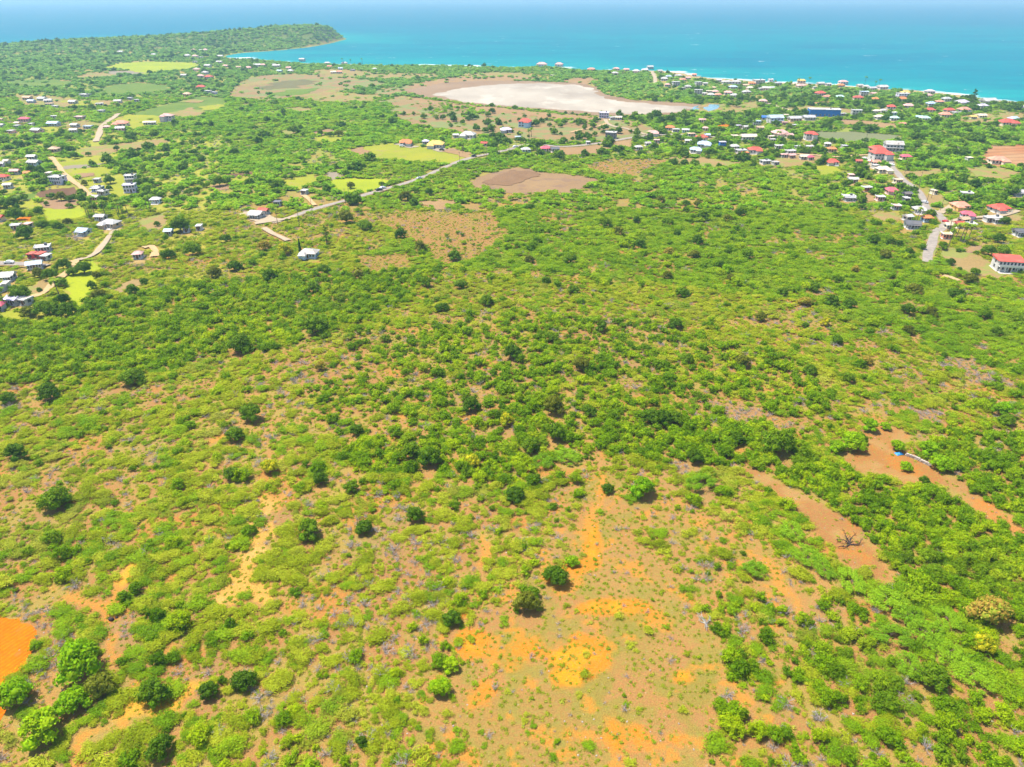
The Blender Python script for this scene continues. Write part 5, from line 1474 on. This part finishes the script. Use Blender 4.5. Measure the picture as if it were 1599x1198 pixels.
def mass(kind, A):
    name, label, cat = MASS[kind]
    g = np.random.default_rng(len(A))
    me = bpy.data.meshes.new(name)
    me.vertices.add(len(A)); me.vertices.foreach_set('co', A[:, :3].astype(np.float32).ravel())
    rot = np.zeros((len(A), 3), np.float32); rot[:, 2] = g.uniform(0, 6.283, len(A))
    if kind.startswith('thorn') or kind == 'green': rot[:, 2] = g.normal(0.0, .5, len(A)) + math.pi * (g.uniform(0, 1, len(A)) < .3)
    rot[:, 0] = g.normal(0, .06, len(A)); rot[:, 1] = g.normal(0, .06, len(A))
    a = me.attributes.new('rot', 'FLOAT_VECTOR', 'POINT'); a.data.foreach_set('vector', rot.ravel())
    sc = np.stack([A[:, 3], A[:, 3] * g.uniform(.8, 1.15, len(A)), A[:, 4]], 1).astype(np.float32)
    a = me.attributes.new('scl', 'FLOAT_VECTOR', 'POINT'); a.data.foreach_set('vector', sc.ravel())
    a = me.attributes.new('idx', 'INT', 'POINT'); a.data.foreach_set('value', g.integers(0, len(LOD[kind]), len(A)).astype(np.int32))
    o = obj(name, me)
    tag(o, label, cat, kind='stuff')
    ng = bpy.data.node_groups.new('scatter_' + name, 'GeometryNodeTree')
    ng.interface.new_socket('Geometry', in_out='INPUT', socket_type='NodeSocketGeometry')
    ng.interface.new_socket('Geometry', in_out='OUTPUT', socket_type='NodeSocketGeometry')
    N = ng.nodes
    gi = N.new('NodeGroupInput'); go = N.new('NodeGroupOutput')
    ip = N.new('GeometryNodeInstanceOnPoints')
    jn = N.new('GeometryNodeJoinGeometry')
    for m in LOD[kind]:
        po = bpy.data.objects.new('shape_' + name, m)
        oi = N.new('GeometryNodeObjectInfo'); oi.inputs['Object'].default_value = po; oi.inputs['As Instance'].default_value = False
        gti = N.new('GeometryNodeGeometryToInstance')
        ng.links.new(oi.outputs['Geometry'], gti.inputs[0]); ng.links.new(gti.outputs[0], jn.inputs[0])
    ng.links.new(gi.outputs[0], ip.inputs['Points']); ng.links.new(jn.outputs[0], ip.inputs['Instance'])
    ip.inputs['Pick Instance'].default_value = True
    for an, ty, sk in (('idx', 'INT', 'Instance Index'), ('rot', 'FLOAT_VECTOR', 'Rotation'), ('scl', 'FLOAT_VECTOR', 'Scale')):
        nd = N.new('GeometryNodeInputNamedAttribute'); nd.data_type = ty; nd.inputs['Name'].default_value = an
        ng.links.new(next(s for s in nd.outputs if s.enabled and s.name == 'Attribute'), ip.inputs[sk])
    ng.links.new(ip.outputs[0], go.inputs[0])
    mod = o.modifiers.new('scatter', 'NODES'); mod.node_group = ng

NIND = {'thorn': 300, 'green': 200, 'bush': 300, 'dead': 150}
for kind, arrs in SCAT.items():
    A = np.concatenate(arrs)
    if kind in NIND:
        uu, vv, zz = to_px(A[:, 0], A[:, 1])
        app = np.where((uu > 10) & (uu < 1589) & (vv > 300) & (vv < 1180), A[:, 3] / zz, 0)
        order = np.argsort(-app)
        top, restA = order[:NIND[kind]], order[NIND[kind]:]
        for j, i in enumerate(top):
            rg = region(uu[i], vv[i])
            rot = random.gauss(0, .5) if kind in ('thorn', 'green') else None
            sw = 'large' if A[i, 3] > 2.2 else 'medium sized' if A[i, 3] > 1.6 else 'smaller'
            plant(kind, A[i, 0], A[i, 1], A[i, 3], A[i, 4], j, '%s %s %s' % (sw, LOOK[kind], rg), '%ss %s' % ({'bush': 'bushe', 'thorn': 'pale thorn shrub', 'green': 'green thorn shrub'}.get(kind, 'dead shrub'), rg), rot)
        A = A[restA]
    print('  mass', kind, len(A))
    mass(kind, A)

# ---------------------------------------------------------------- hand placed trees
def tree_at(kind, u, v, w, label, group=None, i=0):
    r = w * mpp(v) * .5 * 1.05
    if kind == 'conifer': rz = r * .0 + 1.05; x, y = G(u, v + w); return plant(kind, x, y, .95, 1.25, i, label, group)
    if kind == 'pine': x, y = G(u, v + w * .6); s = w * mpp(v) / 4.4; return plant(kind, x, y, s, s * 1.05, i, label, group)
    hz = r * (0.78 if kind == 'acacia' else 1.0 if kind in ('dark', 'olive') else .95)
    x, y = G(u, v)
    cz = hz * 0.62                       # height of the crown's middle above its foot
    dy = cz * y / max(CAM_H - cz, 1)
    return plant(kind, x * (1 - dy / y), y - dy, r, hz, i, label, group)

for i, (kind, u, v, w, lab) in enumerate(ONE):
    tree_at(kind, u, v, w, lab, None, i)
def fl(u, v):
    if u > 1400: return 'dark tree in the gardens by the white two-storey house'
    if u < 330 and v < 340: return 'dark tree among the left farm plots'
    if u < 330: return 'dark tree around the lime green field at left'
    return 'dark tree around the small fields along the central road'
for i, (u, v, w) in enumerate(FIELD_TREES):
    tree_at('dark' if i % 5 else 'olive', u, v, w, fl(u, v), 'trees around fields', i)
def sl(u, v):
    if u < 780: return 'dark tree in the bush below the main road'
    if u > 1180: return 'dark round tree dotting the scrub below the winding road'
    if v > 480: return 'dark round tree in the central scrub'
    return 'dark round tree dotting the smooth green scrub below the brown field'
for i, (u, v, w) in enumerate(SCRUB_TREES):
    tree_at('dark' if i % 4 else 'olive', u, v, w, sl(u, v), 'dark trees dotting the scrub', i)
# ================================================================ HOUSES AND SMALL THINGS
print('houses')
build_houses()
for i, (u, v) in enumerate([(136, 338), (141, 342), (148, 336), (165, 338), (186, 334), (192, 338), (200, 336), (230, 330), (236, 334), (1486, 372), (1491, 376), (1498, 380), (1504, 377), (1512, 374), (1480, 369), (1246, 133), (1262, 133), (1350, 133), (1366, 136), (1372, 135),
                            (535, 101), (548, 101), (566, 101), (812, 225), (826, 220), (1090, 226), (1120, 225), (1395, 318), (1530, 336), (186, 342), (8, 478), (2, 470), (98, 476), (830, 214), (1010, 222), (1160, 205), (1176, 204), (1215, 224), (1250, 222), (1432, 345)]):
    x, y = G(u, v)
    reg = 'in the lower left gardens' if u < 260 else 'on the bay shore' if u < 600 else 'on the beach front' if v < 150 else 'near the central villas' if u < 1030 else 'by the winding road gardens' if v > 300 else 'in the centre right village'
    s = random.uniform(.8, 1.1)
    plant('palm', x, y, s, s, i, 'tall coconut palm with drooping fronds ' + reg, 'coconut palms ' + reg)

paint = {c: plain('car_paint_' + c, col, 0.25, 0.03, 1.0, 0.5) for c, col in (('white', (.78, .78, .78)), ('black', (.02, .02, .025)), ('silver', (.5, .5, .52)), ('red', (.5, .03, .03)))}
TYRE = plain('tyre_rubber', (.025, .025, .025), .9, .1, 2)
GLASS = plain('car_glass', (.03, .04, .05), .1, .1, 2, .5)
LAMP = plain('car_lamp', (.7, .65, .55), .2, .05, 2, .5)
def car(u, v, yaw, colour, label):
    x, y = G(u, v)
    o = obj('car', None, None, (x, y, 0.55), R(yaw)); tag(o, label, 'car', 'cars on the roads')
    prof = [(-2.1, .35), (-2.15, .75), (-1.9, .95), (-1.25, 1.02), (-.75, 1.5), (.9, 1.52), (1.55, 1.05), (2.1, .9), (2.15, .4)]
    V = [(a, s * (.85 if b < 1.2 else .68), b) for s in (-1, 1) for a, b in prof]
    n = len(prof)
    Fc = [tuple(range(n)), tuple(range(2 * n - 1, n - 1, -1))] + [(i, (i + 1) % n + 0, n + (i + 1) % n, n + i)[::-1] for i in range(n)]
    obj('body', mesh_from('car_body', V, Fc, paint[colour]), o)
    gl = []
    for s in (-1, 1):
        obj('window', mesh_from('car_side_glass', [(-1.1, s * .82, 1.06), (1.35, s * .82, 1.08), (.85, s * .70, 1.45), (-.7, s * .70, 1.45)], [(0, 1, 2, 3)], GLASS), o)
    obj('windscreen', mesh_from('car_screen', [(-1.24, -.66, 1.06), (-1.24, .66, 1.06), (-.80, .6, 1.47), (-.80, -.6, 1.47)], [(0, 1, 2, 3)], GLASS), o, (-.03, 0, .02))
    for a in (-1.35, 1.35):
        for s in (-1, 1):
            bm = bmesh.new(); bmesh.ops.create_cone(bm, cap_ends=True, segments=12, radius1=.34, radius2=.34, depth=.24)
            me = bpy.data.meshes.new('wheel'); bm.to_mesh(me); bm.free(); me.materials.append(TYRE)
            obj('wheel', me, o, (a, s * .80, .34), rot=(R(90), 0, 0))
    for s in (-1, 1):
        obj('headlight', mesh_from('lamp', [(-2.17, s * .6 - .15, .62), (-2.17, s * .6 + .15, .62), (-2.1, s * .6 + .15, .82), (-2.1, s * .6 - .15, .82)], [(0, 1, 2, 3)], LAMP), o)
car(598, 296, 215, 'white', 'white car on the main road, behind the dark car')
car(592, 299, 215, 'black', 'dark car ahead of the white car on the main road')
car(655, 281, 218, 'silver', 'silver car by the roadside trees on the main road')
car(1413, 323, 160, 'silver', 'silver car parked in a yard left of the winding road')
car(628, 230, 190, 'white', 'white car parked on the drive of the orange roofed villa')
car(690, 236, 170, 'black', 'dark car parked below the yellow roofed villa')
car(1350, 250, 150, 'white', 'white car parked in the yard by the big red roofs')
car(1358, 254, 40, 'red', 'red car parked in the yard by the big red roofs')

WOODP = plain('pole_wood', (.20, .15, .11), .9, .2, 1)
def pole(u, v, label):
    x, y = G(u, v)
    o = obj('utility_pole', None, None, (x, y, 0), random.uniform(-.5, .5)); tag(o, label, 'pole', 'utility poles along the roads')
    obj('post', tubes('pole_post', [[(0, 0, -.3, .15), (0, 0, 5, .13), (0, 0, 9.5, .10)]], WOODP, 6), o)
    obj('crossarm', tubes('pole_arm', [[(-1.0, 0, 9.0, .06), (1.0, 0, 9.0, .06)]], WOODP, 4), o)
for u, v, l in [(1480, 389, 'utility pole at the edge of the tan field beside the winding road'), (1432, 304, 'utility pole by the bend of the winding road'), (1446, 318, 'utility pole below the bend of the winding road'),
                (434, 352, 'utility pole at the near end of the main road'), (468, 354, 'utility pole in the bush right of the red roof'), (545, 308, 'utility pole beside the lime field on the main road'),
                (723, 240, 'utility pole in front of the central villas'), (760, 250, 'utility pole at the trees by the main road'), (1350, 228, 'utility pole above the big red roofs')]:
    pole(u, v, l)

for k in range(16):
    ln, w_ = ROAD_LINES[0 if k < 9 else 2]
    q_ = ln[int((k % 9 + .5) / 9 * (len(ln) - 1))]
    u_, v_, _ = to_px(np.array([q_[0] + 4.5]), np.array([q_[1] - 3.0]))
    pole(float(u_[0]), float(v_[0]), 'wooden utility pole lining the main road' if k < 9 else 'wooden utility pole lining the winding road')
for k, (ri, fr, cl, yw, lb) in enumerate([(2, .2, 'white', 110, 'white car near the top of the winding road'), (2, .55, 'silver', 125, 'silver car at the bend of the winding road'), (2, .72, 'red', 100, 'red car low on the winding road'),
                                          (0, .12, 'white', 200, 'white car at the far end of the main road'), (0, .3, 'black', 200, 'dark car on the main road below the villas'), (6, .5, 'white', 5, 'white car on the lane at the far left edge')]):
    ln, w_ = ROAD_LINES[ri]; q_ = ln[int(fr * (len(ln) - 1))]
    u_, v_, _ = to_px(np.array([q_[0]]), np.array([q_[1]]))
    car(float(u_[0]), float(v_[0]), yw, cl, lb)

# low stone wall of the right hand clearing, stone by stone
STONE = plain('field_stone', (.42, .36, .31), .95, .2, 1.5)
g = random.Random(3)
sv = [mesh_from('stone', [((x + g.uniform(-.15, .15)) * .5, (y + g.uniform(-.15, .15)) * .5, (z + g.uniform(-.15, .15)) * .5) for x in (-1, 1) for y in (-1, 1) for z in (-1, 1)],
                [(0, 1, 3, 2), (4, 6, 7, 5), (0, 4, 5, 1), (2, 3, 7, 6), (0, 2, 6, 4), (1, 5, 7, 3)], STONE) for _ in range(4)]
wpts = [G(*p) for p in [(1413, 711), (1428, 716), (1442, 723), (1452, 728)]]
wall = obj('stone_wall', None, None, (*wpts[0], 0)); tag(wall, 'low rough stone wall along the reddish clearing at right', 'wall')
for a, b in zip(wpts[:-1], wpts[1:]):
    L = math.hypot(b[0] - a[0], b[1] - a[1]); n = int(L / .55); an = math.atan2(b[1] - a[1], b[0] - a[0])
    for k in range(n):
        for lv in range(2):
            s = (k + .5 + lv * .4) / n
            obj('stone', g.choice(sv), wall, (a[0] + (b[0] - a[0]) * s - wpts[0][0], a[1] + (b[1] - a[1]) * s - wpts[0][1] + g.uniform(-.08, .08), .2 + lv * .38), an + g.uniform(-.2, .2), (.58, .5, .42))
# blue tarpaulin, crumpled over something low
TARP = plain('blue_tarpaulin', (.03, .25, .55), .5, .15, 1.5, .4)
V, Fc = [], []
for i in range(9):
    for j in range(6):
        a, b = i / 8 - .5, j / 5 - .5
        V.append((a * 2.2, b * 1.4, max(0.04, .5 * (1 - (2 * a) ** 2) * (1 - (1.7 * b) ** 2) + g.uniform(-.1, .1))))
for i in range(8):
    for j in range(5):
        Fc.append((i * 6 + j, (i + 1) * 6 + j, (i + 1) * 6 + j + 1, i * 6 + j + 1))
x, y = G(1404, 709)
tag(obj('tarpaulin', mesh_from('tarpaulin', V, Fc, TARP), None, (x, y, 0), .2), 'crumpled blue tarpaulin under the tree of the reddish clearing', 'tarpaulin')

# bare trees and burnt stumps
def bare(name, u, v, size, mat, label, cat, seed, el0=.5, lean=(0, 0), n=6):
    q = np.random.default_rng(seed)
    trunk_p, br = [], []
    for b in range(n):
        a = q.uniform(0, 6.283); el = q.uniform(el0, el0 + .6)
        p = np.zeros(3); d = np.array([math.cos(a) * math.cos(el) + lean[0], math.sin(a) * math.cos(el) + lean[1], math.sin(el)])
        path = [(*p, .055)]
        for s in range(5):
            p = p + d * q.uniform(.15, .24); d = d + q.normal(0, .3, 3); d /= np.linalg.norm(d); p[2] = max(p[2], .03)
            path.append((*p, .045 * (1 - s / 5.5)))
            for tw in range(2):
                e = d + q.normal(0, .8, 3); e /= np.linalg.norm(e)
                br.append([(*p, .02), (*(p + e * .15), .014), (*(p + e * .3 + q.normal(0, .04, 3)), .007)])
        trunk_p.append(path)
    x, y = G(u, v)
    o = obj(name, None, None, (x, y, 0), 0, (size, size, size)); tag(o, label, cat)
    obj('trunk', tubes('bare_trunk', trunk_p, mat, 5), o)
    obj('branches', tubes('bare_branches', br, mat, 3), o)
bare('bare_tree', 1327, 851, 3.2, BURNT, 'dark leafless fallen tree on the brown soil strip', 'dead tree', 1, .15, (.1, .3), 5)
WHITE = plain('bleached_wood', (.48, .45, .43), .9, .12, 1.5)
bare('bare_tree', 1102, 974, 2.0, WHITE, 'white leafless dead tree at the right of the orange clearing', 'dead tree', 2, .2, (-.5, .35), 8)
def stump(u, v, r, label, seed):
    q = np.random.default_rng(seed); iv, it = ico()
    V = iv * (1 + q.uniform(-.25, .25, (len(iv), 1))) * np.array([r, r * .8, r * .7]); V[:, 2] = np.maximum(V[:, 2] + r * .4, -.05)
    x, y = G(u, v)
    tag(obj('burnt_stump', raw_mesh('stump', V, it, np.zeros((0, 4), int), BURNT), None, (x, y, 0)), label, 'stump')
stump(174, 968, .62, 'larger of two blackened stumps on the orange trail at left', 1)
stump(182, 965, .32, 'smaller of two blackened stumps on the orange trail at left', 2)

# ================================================================ HAZE
hz_m = bpy.data.materials.new('haze_air'); hz_m.use_nodes = True
nt = hz_m.node_tree; nt.nodes.clear()
ho = nt.nodes.new('ShaderNodeOutputMaterial'); pvn = nt.nodes.new('ShaderNodeVolumePrincipled')
pvn.inputs['Color'].default_value = (0.46, 0.78, 1.0, 1)
pvn.inputs['Density'].default_value = 0.00014
pvn.inputs['Anisotropy'].default_value = 0.15
nt.links.new(pvn.outputs[0], ho.inputs['Volume'])
hx, hy0, hy1, hz0, hz1 = 95000.0, -400.0, 95000.0, -12.0, 128.0
v = [(-hx, hy0, hz0), (hx, hy0, hz0), (hx, hy1, hz0), (-hx, hy1, hz0), (-hx, hy0, hz1), (hx, hy0, hz1), (hx, hy1, hz1), (-hx, hy1, hz1)]
f = [(0, 3, 2, 1), (4, 5, 6, 7), (0, 1, 5, 4), (1, 2, 6, 5), (2, 3, 7, 6), (3, 0, 4, 7)]
tag(obj('haze', mesh_from('haze', v, f, hz_m)), 'pale blue sea haze veiling the far coast', 'haze', kind='stuff')
print('done')
